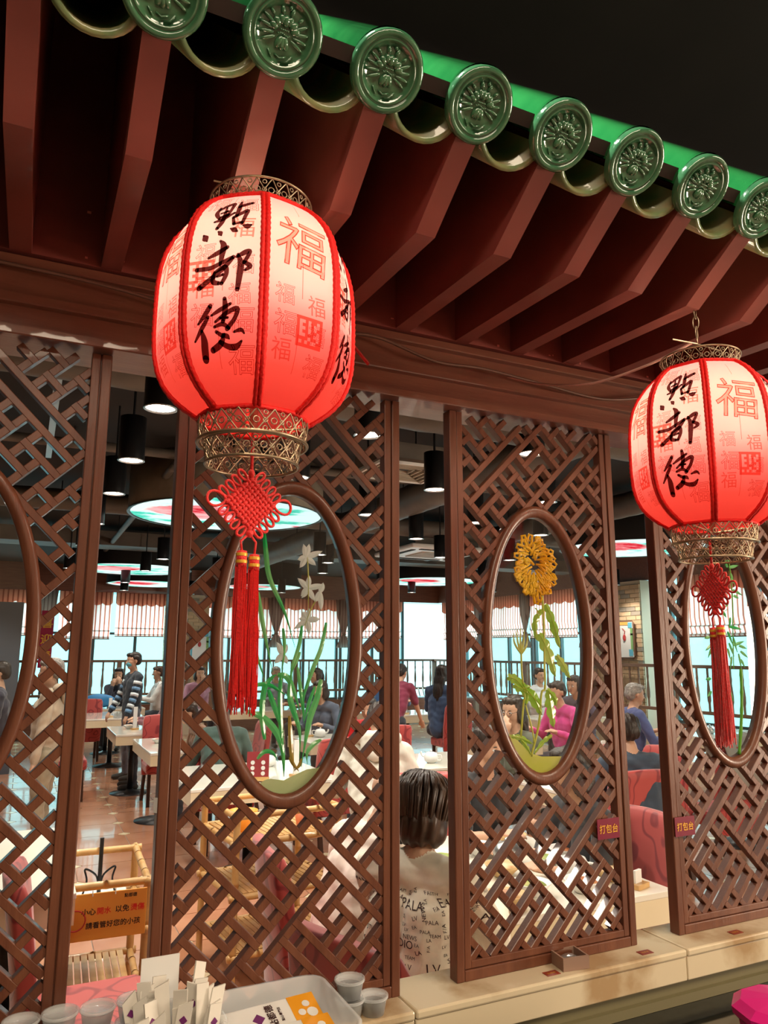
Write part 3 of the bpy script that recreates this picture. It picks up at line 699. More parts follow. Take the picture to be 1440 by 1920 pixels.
# calligraphy strokes read off the lantern (pixels of a 480-px-wide panel, top at 170, bottom at 1440)
STK = [[(385,300,9),(372,345,16),(402,392,10)],[(385,318,8),(430,285,14),(478,268,16),(470,320,12),(452,372,12)],[(402,348,7),(448,332,9)],[(408,380,8),(458,362,10)],[(432,300,7),(430,400,16),(398,462,12)],
 [(372,412,7),(430,395,13),(498,352,9)],[(526,252,9),(524,310,16),(516,380,13)],[(520,305,8),(560,285,15),(612,268,14)],[(496,392,10),(505,438,12)],[(496,392,10),(545,362,14),(586,338,14),(572,392,13),(556,440,10)],[(505,440,7),(556,428,9)],
 [(318,500,7),(332,520,22),(345,540,5)],[(412,485,6),(426,498,17),(434,512,5)],[(488,470,5),(512,480,18),(532,492,7)],[(566,452,6),(594,460,19),(616,452,7)],
 [(432,548,8),(456,582,20),(446,660,15),(440,700,8)],[(366,650,8),(420,625,15),(480,592,12)],[(296,714,14),(380,712,14),(440,690,13),(520,655,12)],[(520,655,12),(470,712,15),(400,768,15),(318,826,17)],
 [(408,742,9),(402,795,16),(440,808,12)],[(408,742,9),(470,712,16),(482,755,14),(455,810,12)],[(425,768,6),(462,757,9)],[(548,640,8),(566,700,19),(560,780,18),(552,850,14)],[(540,655,9),(590,630,16),(618,628,12),(586,690,12)],[(586,690,12),(622,715,14),(592,738,8)],
 [(392,938,14),(360,985,15),(318,1035,7)],[(378,1000,11),(345,1055,14),(292,1128,6)],[(340,1075,9),(352,1140,22),(345,1222,22)],[(478,900,12),(484,960,17),(472,1030,13)],[(400,992,7),(450,965,13),(515,932,9)],[(425,1030,8),(490,985,13),(556,960,14),(540,1020,13),(498,1072,14)],
 [(455,1010,8),(500,1010,8)],[(420,1058,9),(470,1045,13),(510,1070,9)],[(430,1085,10),(470,1110,12)],[(402,1180,16),(455,1150,19),(480,1100,8)],[(452,1140,12),(500,1165,15),(552,1168,17),(584,1140,7)],[(540,1090,7),(580,1080,11),(600,1100,5)],[(470,1098,6),(496,1112,14),(510,1126,4)]]
def char_mesh():
    mb = MB()
    def mp(x, y):
        u = (x-222)/480.0; v = 1-(y-118)/1310.0
        # the eye looks up at the lantern: straighten the steep top and bottom a little
        return u, v
    for s in STK:
        P = []                        # smooth the stroke
        for i in range(len(s)-1):
            for k_ in range(5):
                u = k_/5; p0 = s[max(i-1, 0)]; p1 = s[i]; p2 = s[i+1]; p3 = s[min(i+2, len(s)-1)]
                P.append([.5*(2*p1[c]+(-p0[c]+p2[c])*u+(2*p0[c]-5*p1[c]+4*p2[c]-p3[c])*u*u+(-p0[c]+3*p1[c]-3*p2[c]+p3[c])*u**3) for c in range(3)])
        P.append(list(s[-1]))
        L_ = []; R_ = []
        for i, p in enumerate(P):
            a = P[max(i-1, 0)]; b = P[min(i+1, len(P)-1)]; dx, dy = b[0]-a[0], b[1]-a[1]; d = math.hypot(dx, dy) or 1
            w = max(4, p[2])*1.02
            L_.append((p[0]-dy/d*w, p[1]+dx/d*w)); R_.append((p[0]+dy/d*w, p[1]-dx/d*w))
        V = []
        for a, b in zip(L_, R_):
            for q in (a, ((a[0]+b[0])/2, (a[1]+b[1])/2), b):
                u, v = mp(*q); V.append(lpt(u*PI/4, v, .0007))
        F = []
        for i in range(len(P)-1): F += [(3*i, 3*i+1, 3*i+4, 3*i+3), (3*i+1, 3*i+2, 3*i+5, 3*i+4)]
        mb.add(V, F)
        for q in (P[0], P[-1]):      # round ends
            w = max(4, q[2])*1.02; V = [lpt(mp(q[0]+w*math.cos(a), q[1]+w*math.sin(a))[0]*PI/4, mp(q[0], q[1]+w*math.sin(a))[1], .0008) for a in [2*PI*i/10 for i in range(10)]]
            mb.add(V, [tuple(range(10))])
    return mb.mesh('calligraphy', M['inkdye'])
def glyph(mb, body, u, v, size, outline, off=.0005, mi=0, rot=0.0):
    V, F = text_poly(body, outline, .010); out = []
    for x, y, z in V:
        if rot: x, y = x*math.cos(rot)-y*math.sin(rot), x*math.sin(rot)+y*math.cos(rot)
        hx = x*size; hz = y*size; wdt = LR*prof(v)*PI/4
        out.append(lpt((u + hx/wdt)*PI/4, v + hz/LHt, off + (z*size*.3 if outline else 0)))
    mb.add(out, F, mi)
def lucky_mesh(seed, big=False):
    r = random.Random(seed); mb = MB()
    rows = [.90, .76, .60, .46, .33, .19]
    for c, u in enumerate((.27, .72)):
        for k_, v in enumerate(rows):
            if big and v > .55: continue
            if r.random() < .12: 
                continue
            sz = .030 + .008*r.random(); glyph(mb, '福', u + r.uniform(-.03, .03), v + r.uniform(-.02, .02) - c*.04, sz, r.random() < .72, mi=0, rot=r.uniform(-.06, .06))
    if big: glyph(mb, '福', .50, .70, .085, True, mi=0, rot=-.1); glyph(mb, '福', .50, .70, .082, False, .0004, mi=1, rot=-.1)
    # square seals
    u, v = (.62, .30) if big else (.2, .52)
    s = .021; c = lambda du, dv, o: lpt((u+du/(LR*prof(v)*PI/4))*PI/4, v+dv/LHt, o)
    if big or seed % 3 == 0:
        BM = ['111111111', '100101101', '101101001', '100101011', '101101101', '100111001', '111101101', '101010011', '111111111']
        for a in range(9):
            for b in range(9):
                if BM[a][b] == '1':
                    x0, z0, q = -s+b*2*s/9, s-(a+1)*2*s/9, 2*s/9; mb.add([c(x0, z0, .0006), c(x0+q, z0, .0006), c(x0+q, z0+q, .0006), c(x0, z0+q, .0006)], [(0, 1, 2, 3)], 2)
    for (u, a, b) in ((.5, .44, .60), (.46, .12, .28), (.52, .86, .95)):
        n_ = 8; V = []
        for i in range(n_+1):
            q = a+(b-a)*i/n_; V += [lpt((u-.005)*PI/4, q, .0005), lpt((u+.005)*PI/4, q, .0005)]
        mb.add(V, [(2*i, 2*i+1, 2*i+3, 2*i+2) for i in range(n_)])
    return mb.mesh('printed_motifs', [M['print'], M['print2'], M['print3']])
def make_lantern(loc, rot, label):
    t = thing('palace_lantern', label, 'lantern', loc, rot, 'lit red lanterns hanging from the eave')
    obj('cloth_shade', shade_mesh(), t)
    rm_ = rib_mesh()
    for k_ in range(8): obj('braid_rib', rm_, t, rot=(0, 0, k_*PI/4))
    for v in (.0, 1.0): obj('rim_braid', ring_braid(v), t)
    cm = char_mesh(); ms = [lucky_mesh(3), lucky_mesh(4, True)]
    for k_ in range(8):
        # panel k spans angle k*45..(k+1)*45 in lpt; rib 0 is turned to the camera, so the written panel is k=-1
        if k_ % 2: tag(obj('calligraphy', cm, t, rot=(0, 0, k_*PI/4)), 'three brushed black characters')
        tag(obj('printed_motifs', ms[1 - k_ % 2], t, rot=(0, 0, k_*PI/4)), 'pale red printed characters and seals', kind='stuff')
    cr = filigree(.066, .076, .030, 22); cr.lathe([(.060, 0), (.066, .0), (.066, .002), (.060, .002)], 32); o = cr.build('metal_crown', M['bronze'], t, True, loc=(0, 0, LHt+.002))
    rimring(.077, LHt+.033, .0018).build('crown_rim', M['bronze'], t, True)
    b1 = filigree(.076, .080, .032, 20); b1.build('metal_collar', M['bronze'], t, True, loc=(0, 0, -.034))
    rimring(.079, -.034, .0026).build('collar_rim', M['bronze'], t, True)
    b2_ = filigree(.065, .070, .030, 18); b2_.build('metal_collar', M['bronze'], t, True, loc=(0, 0, -.065))
    rimring(.0665, -.065, .0022).build('collar_rim', M['bronze'], t, True); rimring(.071, -.034, .0015).build('collar_rim', M['bronze'], t, True)
    # spider that carries the bulb and the tassel cord
    mb = MB()
    for a in range(3): mb.tube([(0, 0, -.012), (.078*math.cos(a*2.094), .078*math.sin(a*2.094), -.004)], .0015, 5)
    mb.tube([(0, 0, -.012), (0, 0, .08)], .006, 8); mb.build('lamp_holder', M['bronze'], t)
    MB().ell((0, 0, .155), (.022, .022, .034), 14, 10).build('bulb', emis('warm_bulb', (1.0, .80, .50), 6.0), t, True)
    l = light('lantern_lamp', 'POINT', (0, 0, .175), LANT, (1.0, .80, .52), .035, parent=t)
    return t
LANT = 1.75
def lrot(x, y): return math.atan2(x-0, -(y+1.45))*1 + 0
L1 = make_lantern((.277, -.42, 2.078), 0, 'larger red and white lantern at the left, seen from below')
L2 = make_lantern((1.208, -.42, 1.992), 0, 'smaller red and white lantern cut by the right edge')
# turn a rib towards the camera: the rib looks along -y when rot = 0
def face(x, y, extra): return math.atan2(0-x, -( -1.45-y)) + extra
for o, ex in ((L1, .05), (L2, .05)):
    dx, dy = -o.location.x, -1.45-o.location.y
    o.rotation_euler[2] = math.atan2(dx, -dy)*-1*-1 + ex if False else math.atan2(dx, -dy) + ex

# hooks and chain for the right lantern
t = thing('lantern_chain', 'thin chain carrying the right lantern from the rafter', 'chain', (1.205, -.42, 0))
for i in range(3):
    z = 2.400 + i*.022; mb = MB(); P = [(.006*math.cos(a), 0, z+.014*math.sin(a)) for a in [2*PI*q/14 for q in range(14)]]
    o = mb.tube(P, .0013, 5, closed=True).build('chain_link', M['bronze'], t, True, rot=(0, 0, (i % 2)*PI/2 + .4))
MB().tube([(0, 0, 2.385), (0, 0, 2.375), (.07, 0, 2.372)], .0015, 5).tube([(0, 0, 2.375), (-.07, 0, 2.372)], .0015, 5).build('hanger_bar', M['bronze'], t)
t = thing('lantern_chain', 'short hook carrying the left lantern', 'chain', (.272, -.42, 0))
MB().tube([(-.07, 0, 2.45), (0, 0, 2.455), (.07, 0, 2.45)], .0015, 5).build('hanger_bar', M['bronze'], t)

# Chinese knots with tassels
def knot(loc, rot, label, W_=.082):
    t = thing('knot_tassel', label, 'tassel', loc, rot, 'red knot tassels under the lanterns')
    mb = MB(); n_ = 9; s = W_/2*.70; r_ = .0027
    R45 = Matrix.Rotation(PI/4, 3, 'Y')
    for a in range(n_):
        k_ = -s + 2*s*(a+.5)/n_
        P = []; Q = []
        for i in range(n_*4+1):
            u = -s + 2*s*i/(n_*4); w = .0024*math.sin(PI*(i/4) + a*PI)
            P.append(R45 @ Vector((u, w, k_))); Q.append(R45 @ Vector((k_, -.0024*math.sin(PI*(i/4)+a*PI), u)))
        mb.tube(P, r_, 6); mb.tube(Q, r_, 6)
    mb.build('woven_knot', M['redcord'], t, True)
    def loop(c, q, ln, wd, r=.0021):
        m2 = MB(); d = Vector((math.sin(q), 0, math.cos(q))); p = Vector((math.cos(q), 0, -math.sin(q))); c = Vector(c)
        P = [c + d*(ln*(1-math.cos(a))/2) + p*(wd*math.sin(a)*(.6+.4*(1-math.cos(a))/2)) for a in [2*PI*i/20 for i in range(21)]]
        m2.tube(P, r, 6).build('cord_loop', M['redcord'], t, True)
    for sx in (-1, 1):
        for i in range(4):
            u = (i+.7)/4.4; e = s*1.41
            loop((sx*e*u, .0015*(i % 2), e*(1-u)*1.0), sx*PI/4*1.05, .019, .0054)
            loop((sx*e*u, .0015*(i % 2), -e*(1-u)), sx*(PI*3/4), .018, .0058)
        loop((sx*s*1.36, 0, .002), sx*PI/2*1.02, .028, .013)
    MB().tube([(0, 0, s*1.41), (0, 0, .115)], .0025, 6).build('cord', M['redcord'], t, True)
    MB().ell((0, 0, s*1.45+.003), (.005, .005, .007)).build('bead_knot', M['redcord'], t, True); MB().ell((0, 0, -s*1.5), (.006, .006, .006)).build('bead_knot', M['redcord'], t, True)
    for k_, (dx, dz) in enumerate(((-.011, 0), (.009, -.004))):
        top = -s*1.5-.026+dz
        MB().tube([(0, 0, -s*1.5), (dx*1.2, 0, -s*1.5-.012), (dx, 0, top)], .0018, 6).build('cord', M['redcord'], t, True)
        b = MB().lathe([(.0001, top+.002), (.0075, top), (.0078, top-.022), (.0001, top-.022)], 14, (dx, 0, 0)).build('tassel_cap', M['redcord'], t, True)
        for dz2 in (-.005, -.015): MB().lathe([(.0082, top+dz2+.0022), (.0084, top+dz2), (.0082, top+dz2-.0022)], 14, (dx, 0, 0)).build('gold_band', M['gold'], b, True)
        r = random.Random(k_+5); m3 = MB()
        for i in range(70):
            q = 2*PI*r.random(); rr = .0075*math.sqrt(r.random()); L_ = .192 + r.uniform(-.022, .012); sw = 1.25 + .5*r.random()
            P = [(dx + rr*math.cos(q)*(1+(sw-1)*u) + .0015*math.sin(6*u+i), rr*math.sin(q)*(1+(sw-1)*u), top-.02-L_*u) for u in (0, .25, .5, .75, 1)]
            m3.tube(P, .0010, 3, cap=False)
        tag(m3.build('tassel_strands', M['redcord'], t), kind='stuff')
    return t
knot((.277, -.42, 1.957), .22, 'red knot with two tassels under the left lantern')
knot((1.196, -.42, 1.868), 1.35, 'red knot with two tassels under the right lantern')

# cable along the beam
t = thing('lamp_cable', 'brown cable drooping along the cornice beam between the lanterns', 'cable')
def spline(P, n=8):
    P = [Vector(p) for p in P]; out = []
    for i in range(len(P)-1):
        p0, p1, p2, p3 = P[max(i-1, 0)], P[i], P[i+1], P[min(i+2, len(P)-1)]
        for k_ in range(n):
            u = k_/n; out.append(.5*((2*p1)+(-p0+p2)*u+(2*p0-5*p1+4*p2-p3)*u*u+(-p0+3*p1-3*p2+p3)*u**3))
    out.append(P[-1]); return out
M['cable'] = mat('brown_cable', (.16, .075, .05), .5); M['cablew'] = mat('pale_cable', (.50, .28, .24), .4)
MB().tube(spline([(-.4, -.036, 2.455), (-.15, -.036, 2.44), (.1, -.037, 2.43), (.35, -.036, 2.40), (.5, -.036, 2.40), (.58, -.036, 2.43), (.66, -.038, 2.435), (.80, -.038, 2.405), (.93, -.036, 2.41), (1.1, -.036, 2.40), (1.3, -.036, 2.39), (1.5, -.036, 2.43)]), .0035, 6).build('cable_sheath', M['cable'], t, True)
MB().tube(spline([(.28, -.40, 2.42), (.33, -.22, 2.36), (.47, -.06, 2.36), (.56, -.04, 2.40), (.60, -.038, 2.43)]), .0028, 6).build('pale_lead', M['cablew'], t, True)
MB().tube(spline([(1.0, -.038, 2.40), (1.06, -.10, 2.37), (1.12, -.2, 2.35), (1.17, -.32, 2.36), (1.2, -.41, 2.38)]), .0028, 6).build('pale_lead', M['cablew'], t, True)
MB().tube(spline([(.535, -.045, 2.455), (.56, -.05, 2.43), (.60, -.055, 2.385), (.625, -.055, 2.36)]), .004, 5).tube(spline([(.575, -.045, 2.45), (.572, -.05, 2.41)]), .004, 5).build('red_tie', M['redcord'], t)
NTH = 'first second third fourth fifth sixth seventh eighth ninth tenth eleventh twelfth thirteenth fourteenth fifteenth sixteenth seventeenth eighteenth nineteenth twentieth twenty-first twenty-second twenty-third twenty-fourth twenty-fifth twenty-sixth'.split()
# ================================================================== CEILING FITTINGS
lens = emis('lamp_lens', (1.0, .93, .82), 14.0)
dl_house = MB().lathe([(.075, 0), (.075, .26), (.0, .26)], 20).mesh('housing', M['blackmet'], True)
dl_ring = MB().lathe([(.075, .0), (.078, -.004), (.068, -.006), (.066, .004)], 20).mesh('trim_ring', M['steel'], True)
dl_lens = MB().disc((0, 0, .003), .066, 20, up=False).mesh('lens', lens)
stem = MB().tube([(0, 0, .26), (0, 0, .65)], .008, 6).mesh('stem', M['blackmet'])
DL = [(.48, 1.97), (.48, 3.03), (.49, 4.07), (.48, 5.5), (.48, 7.03), (.47, 9.53), (1.52, 1.94), (1.51, 3.02), (1.5, 4.1), (1.45, 7.9), (1.45, 9.4), (1.42, 11.48), (2.5, 1.87), (2.48, 2.95), (2.46, 4.04), (2.9, 13.6), (3.45, 2.97), (3.46, 3.98), (3.44, 5.04),
      (3.02, 6.65), (3.4, 7.36), (3.8, 8.6), (4.4, 6.24), (5.29, 6.09), (4.4, 4.3), (5.6, 4.9), (7.01, 6.22), (8.9, 8.2), (6.2, 8.1), (7.4, 8.0), (5.2, 9.6), (6.6, 11.2), (-.6, 3.0), (-.6, 6.0), (-1.6, 4.5), (-.8, 10.0), (4.4, 12.4), (7.9, 10.4), (8.6, 4.4), (7.0, 3.2), (2.5, 9.6), (1.6, 13.2)]
ORD = ['first', 'second', 'third', 'fourth', 'fifth', 'sixth', 'seventh', 'eighth', 'ninth']
cols = {}
for x, y in DL: cols.setdefault(-1 if x < -.3 else 0 if x < .9 else 1 if x < 2 else 2 if x < 2.95 else 3 if x < 3.9 else 4 if x < 5.5 else 5, []).append((y, x))
CN = {-1: 'far left', 0: 'aisle', 1: 'second', 2: 'third', 3: 'fourth', 4: 'fifth', 5: 'far right'}
DLL = {}
for c_, l_ in cols.items():
    for k_, (y, x) in enumerate(sorted(l_)): DLL[(x, y)] = 'black cylinder downlight, %s from the screens in the %s row of lamps' % (ORD[k_], CN[c_])
for i, (x, y) in enumerate(DL):
    t = thing('downlight', DLL[(x, y)], 'ceiling lamp', (x, y, 2.85), 0, 'black cylinder downlights')
    obj('housing', dl_house, t); obj('trim_ring', dl_ring, t); obj('lens', dl_lens, t); obj('stem', stem, t)
    light('downlight_lamp', 'SPOT', (0, 0, -.02), 46, (1.0, .90, .76), .06, spot=math.radians(125), parent=t)

def picture_mat(seed):
    m = bpy.data.materials.new('lit_lotus_picture'); m.use_nodes = True; nt = m.node_tree; N = nt.nodes; L = nt.links; N.remove(N['Principled BSDF'])
    tc = N.new('ShaderNodeTexCoord'); mp = N.new('ShaderNodeMapping'); mp.inputs['Location'].default_value = (seed*3.1, seed, 0); mp.inputs['Scale'].default_value = (1.0, 1.6, 1)
    L.new(tc.outputs['Object'], mp.inputs[0]); n1 = N.new('ShaderNodeTexNoise'); n1.inputs['Scale'].default_value = 1.7; n1.inputs['Detail'].default_value = 6; n1.inputs['Roughness'].default_value = .6; L.new(mp.outputs[0], n1.inputs[0])
    cr = N.new('ShaderNodeValToRGB'); e = cr.color_ramp.elements; e[0].position = .30; e[0].color = (.02, .35, .22, 1); e[1].position = .62; e[1].color = (.75, 1, .92, 1)
    for p, c in ((.40, (.10, .70, .52, 1)), (.47, (.72, 1, .95, 1)), (.66, (.90, .95, .90, 1)), (.70, (.75, .03, .08, 1)), (.78, (.9, .25, .3, 1))):
        q = e.new(p); q.color = c
    L.new(n1.outputs[0], cr.inputs[0]); em = N.new('ShaderNodeEmission'); em.inputs[1].default_value = .85
    m2 = N.new('ShaderNodeMapping'); m2.inputs['Location'].default_value = (.42, .1, 0); m2.inputs['Scale'].default_value = (1.5, 1.9, 1); L.new(tc.outputs['Object'], m2.inputs[0])
    vl = N.new('ShaderNodeVectorMath'); vl.operation = 'LENGTH'; L.new(m2.outputs[0], vl.inputs[0]); ad = N.new('ShaderNodeMath'); ad.operation = 'MULTIPLY_ADD'; ad.inputs[1].default_value = -1.1; L.new(n1.outputs[0], ad.inputs[0]); L.new(vl.outputs['Value'], ad.inputs[2])
    c2 = N.new('ShaderNodeValToRGB'); c2.color_ramp.interpolation = 'LINEAR'; e = c2.color_ramp.elements; e[0].position = .05; e[0].color = (1, 1, 1, 1); e[1].position = .16; e[1].color = (0, 0, 0, 1); L.new(ad.outputs[0], c2.inputs[0])
    c3 = N.new('ShaderNodeValToRGB'); e = c3.color_ramp.elements; e[0].position = .42; e[0].color = (.62, .01, .03, 1); e[1].position = .60; e[1].color = (1, .45, .45, 1); L.new(n1.outputs[0], c3.inputs[0])
    mx = N.new('ShaderNodeMix'); mx.data_type = 'RGBA'; L.new(c2.outputs[0], mx.inputs[0]); L.new(cr.outputs[0], mx.inputs[6]); L.new(c3.outputs[0], mx.inputs[7])
    L.new(mx.outputs[2], em.inputs[0]); L.new(em.outputs[0], N['Material Output'].inputs[0]); return m
for i, (x, y, r_, lb) in enumerate([(1.70, 5.70, .93, 'nearest round ceiling lamp with a lit red flower picture behind the red knot'), (1.50, 11.3, .93, 'round picture lamp second from the front, over the far aisle'),
                         (2.15, 14.0, .8, 'farthest round picture lamp above the far blinds'), (6.95, 5.75, .9, 'round green and white picture lamp right of the chrysanthemum screen'), (6.9, 11.0, .93, 'round picture lamp seen in the gap left of the chrysanthemum screen'), (4.4, 13.7, .8, 'round picture lamp seen low through the orchid pane')]):
    t = thing('picture_lamp', lb, 'ceiling lamp', (x, y, 3.05), 0, 'round lit picture lamps')
    MB().lathe([(r_, 0), (r_, .449), (0.0, .449)], 48).build('drum', M['beige'] if i == 0 else M['black'], t, True)
    MB().lathe([(r_, .0), (r_+.012, -.006), (r_-.02, -.006), (r_-.02, .006)], 48).build('drum_rim', M['blackmet'], t, True)
    MB().disc((0, 0, .002), r_-.015, 48, up=False).build('lit_picture', picture_mat(i+1.3), t)
# ventilation grilles
def vent(c, w, d, label, n_=6, cc=None):
    t = thing('ceiling_grille', label, 'grille', c, 0, 'square ceiling grilles'); P = MB(); h = .04
    for k_ in range(n_):
        f = 1 - k_/n_*.9; a, b = w/2*f, d/2*f; q = .018 if k_ == 0 else .012
        m2 = MB()
        for s in (-1, 1): m2.box((0, s*(b-q/2), k_*.004), (2*a, q, .02)).box((s*(a-q/2), 0, k_*.004), (q, 2*b, .02))
        m2.build('louvre', M['white'] if k_ == 0 else M['beige'], t)
    MB().box((0, 0, .10), (w-.04, d-.04, .12)).build('duct_box', M['duct'], t)
    MB().tube([(w/2-.1, d/2-.1, .1), (w/2-.1, d/2-.1, .40)], .006, 5).tube([(-w/2+.1, -d/2+.1, .1), (-w/2+.1, -d/2+.1, .40)], .006, 5).build('hanger', M['blackmet'], t)
vent((2.52, 3.52, 3.1), .62, .55, 'square louvred air grille in the gap beside the chrysanthemum screen')
vent((7.3, 4.3, 3.05), .9, .7, 'pale ceiling grille just left of the right lantern')
t = thing('cassette_unit', 'cream ceiling cassette air conditioner with four slots above the middle tables', 'air conditioner', (4.9, 7.4, 3.02))
MB().box((0, 0, .05), (1.15, 1.15, .06)).build('panel', M['white'], t, bevel=.02)
for s in (-1, 1): MB().box((0, s*.46, .018), (.8, .06, .01)).build('slot', M['black'], t); MB().box((s*.46, 0, .018), (.06, .8, .01)).build('slot', M['black'], t)
MB().box((0, 0, .2), (.95, .95, .25)).build('casing', M['duct'], t)
MB().box((0, 0, .016), (.5, .5, .01)).build('intake', M['beige'], t)
# ducts and pipes
def duct(p, q, r_, label, m_='duct', n_=18, sq=None, nm='air_duct'):
    t = thing(nm, label, 'duct'); p = Vector(p); q = Vector(q)
    if sq: MB().bar(p, q, sq[0], sq[1]).build('duct_body', M[m_], t)
    else:
        mb = MB(); k_ = max(2, int((q-p).length/.12)); mb.tube([p+(q-p)*i/k_ for i in range(k_+1)], [r_*(1.0 if i % 2 else 1.03) for i in range(k_+1)], n_); mb.build('duct_body', M[m_], t, True)
    m2 = MB()
    d = (q-p).normalized(); n2 = max(1, int((q-p).length/1.5))
    for i in range(n2):
        c = p + (q-p)*((i+.5)/n2); m2.tube([c, (c.x, c.y, 3.5)], .006, 5)
    m2.build('hanger', M['blackmet'], t)
duct((-3.9, 2.45, 3.25), (9.3, 2.45, 3.25), .16, 'fat wrapped dark duct running across just behind the screens')
duct((-3.9, 6.9, 3.3), (9.3, 6.9, 3.3), .11, 'thin dark duct crossing the room beyond the nearest picture lamp')
duct((3.35, 1.0, 3.22), (3.35, 12.6, 3.22), .15, 'round duct running to the back of the room, right of the cassette unit')
duct((-.9, 1.0, 3.3), (-.9, 15.0, 3.3), 0, 'flat beige cable tray running to the back on the left', 'beige', sq=(.35, .12))
duct((-3.9, 1.25, 3.18), (5.0, 1.25, 3.18), 0, 'square beige duct above the top of the screens', 'beige', sq=(.30, .22))
duct((.05, 1.6, 3.2), (.05, 4.6, 3.2), 0, 'perforated steel channel above the first downlights', 'steel', sq=(.04, .03))
duct((-3.9, 9.8, 3.3), (9.3, 9.8, 3.3), 0, 'dark rectangular duct crossing far above the tables', 'duct', sq=(.5, .2))
duct((5.72, 1.0, 3.3), (5.72, 9, 3.3), .13, 'dark duct above the right side tables')
duct((5.2, 3.6, 3.12), (9.4, 3.6, 3.12), 0, 'grey cable tray over the right windows', 'beige', sq=(.3, .07))
duct((1.0, 4.7, 3.25), (1.0, 14.5, 3.25), .035, 'slim pipe above the aisle', 'duct', 8)
duct((-3.9, 4.75, 3.36), (9.3, 4.75, 3.36), .04, 'slim sprinkler pipe crossing the ceiling', 'duct', 8)

# ================================================================== FURNITURE
def table(x0, y0, x1, y1, label, legs=1, stand=False):
    cx, cy = (x0+x1)/2, (y0+y1)/2; w, d = x1-x0, y1-y0
    t = thing('dining_table', label, 'table', (cx, cy, 0), 0, 'cream topped dining tables')
    MB().box((0, 0, .7475), (w, d, .025)).build('table_top', M['creamtop'], t, bevel=.004)
    MB().box((0, 0, .6849), (w-.006, d-.006, .10)).build('apron', M['cream'], t)
    ys = [0] if d < 1.5 else [-d/4, d/4]
    for yy in ys:
        MB().tube([(0, yy, .02), (0, yy, .635)], .035, 12).build('pedestal', M['blackmet'], t, True)
        MB().lathe([(.24, 0), (.24, .008), (.06, .035), (.035, .05)], 28, (0, yy, 0)).build('base_plate', M['blackmet'], t, True)
    return t
table(1.07, 8.20, 1.60, 9.30, 'long pale table in front of the masked waiter')
table(.9, 10.5, 1.75, 11.9, 'pale table behind the masked waiter')
table(1.20, 6.37, 1.62, 7.70, 'pale table in front of the long one by the aisle')
table(1.17, 4.25, 2.35, 5.40, 'cream table seen through the lower left of the orchid lattice')
table(1.66, 1.08, 2.57, 2.30, 'near table behind the chrysanthemum screen laden with dishes')
table(3.55, 3.10, 4.42, 3.95, 'pale table behind the chrysanthemum screen at its right edge')
table(2.95, 4.4, 4.0, 5.3, 'pale table behind the bottom of the chrysanthemum pane')
table(5.0, 9.3, 6.5, 10.2, 'pale table in front of the woman in the navy cardigan')
table(2.9, 6.5, 4.1, 7.3, 'pale table in the middle seen through the orchid pane')
table(4.5, 5.5, 5.25, 6.3, 'pale table of the person in pink')
table(5.6, 3.3, 6.7, 4.2, 'pale table under the grey cloth near the right windows')
table(-.2, 2.1, .28, 3.4, 'cream table at the left behind the leftmost screen')
table(2.7, 11.0, 4.9, 11.9, 'long pale table near the far balustrade')
table(7.3, 5.0, 8.5, 6.0, 'pale table close to the right balustrade')
table(6.9, 7.8, 8.2, 8.5, 'pale table under the far right blinds')
table(.8, 12.45, 2.0, 13.0, 'pale table in front of the far left windows')

def chair(x, y, rot, label, top=.97):
    """rot 0: the sitter faces +y; the back is at -y"""
    t = thing('dining_chair', label, 'chair', (x, y, 0), rot, 'red brocade dining chairs')
    MB().box((0, .02, .415), (.46, .44, .13)).build('seat', M['chair'], t, bevel=.035)
    mb = MB(); V = []; Z = [.30, .48, .65, .82, top-.05, top]; n_ = 8
    for k_, z in enumerate(Z):
        lean = -.20 - .08*((z-.3)/.67)**1.5; wd = .225+.012*math.sin(PI*(z-.3)/.67)
        for s in range(n_+1):
            x_ = -wd + 2*wd*s/n_; c = -.028*(1-(2*s/n_-1)**2)
            if k_ == len(Z)-1: x_ *= .93
            V.append((x_, lean+c, z + (.012*(1-(2*s/n_-1)**2) if k_ == len(Z)-1 else 0)))
    N_ = len(V); V += [(a, b+(.065 if c < top-.01 else .05), c) for a, b, c in V]
    F = []
    for k_ in range(len(Z)-1):
        for s in range(n_):
            a = k_*(n_+1)+s; F += [(a, a+1, a+n_+2, a+n_+1), (N_+a, N_+a+n_+1, N_+a+n_+2, N_+a+1)]
    for s in range(n_):
        F.append((s, N_+s, N_+s+1, s+1)); a = (len(Z)-1)*(n_+1)+s; F.append((a, a+1, N_+a+1, N_+a))
    for k_ in range(len(Z)-1):
        a = k_*(n_+1); b = a+n_+1; F.append((a, b, N_+b, N_+a)); a += n_; b += n_; F.append((a, N_+a, N_+b, b))
    mb.add(V, F); o = mb.build('backrest', M['chair'], t, True, bevel=.015)
    for sx in (-1, 1):
        MB().bar((sx*.19, .19, .36), (sx*.19, .20, 0), .036, .036).build('leg', M['darkwood'], t)
        MB().bar((sx*.19, -.18, .36), (sx*.20, -.25, 0), .036, .036).build('leg', M['darkwood'], t)
    return t
R_ = -PI/2
chair(1.22, 1.66, R_-.1, 'red brocade chair behind the white-shirted man, its curled top showing through the orchid lattice')
chair(1.10, .72, R_+.35, 'nearest red brocade chair behind the lower right of the orchid lattice')
chair(2.48, 1.40, PI/2, 'red swirl-patterned chair between the two right screens, at the near table', 1.0)
chair(2.55, 3.25, R_+1.2, 'red chair just below the grey hooded sweatshirt')
chair(4.62, 3.35, PI/2, 'red chair at the right end of the table behind the packing signs')
chair(.30, 1.72, R_, 'coral brocade chair at the bottom left, seat showing under the bamboo trolley')
chair(1.75, 5.62, PI, 'red chair behind the orchid leaves on the left')
chair(2.62, 5.3, .2, 'red chair behind the orchid roots on the right')
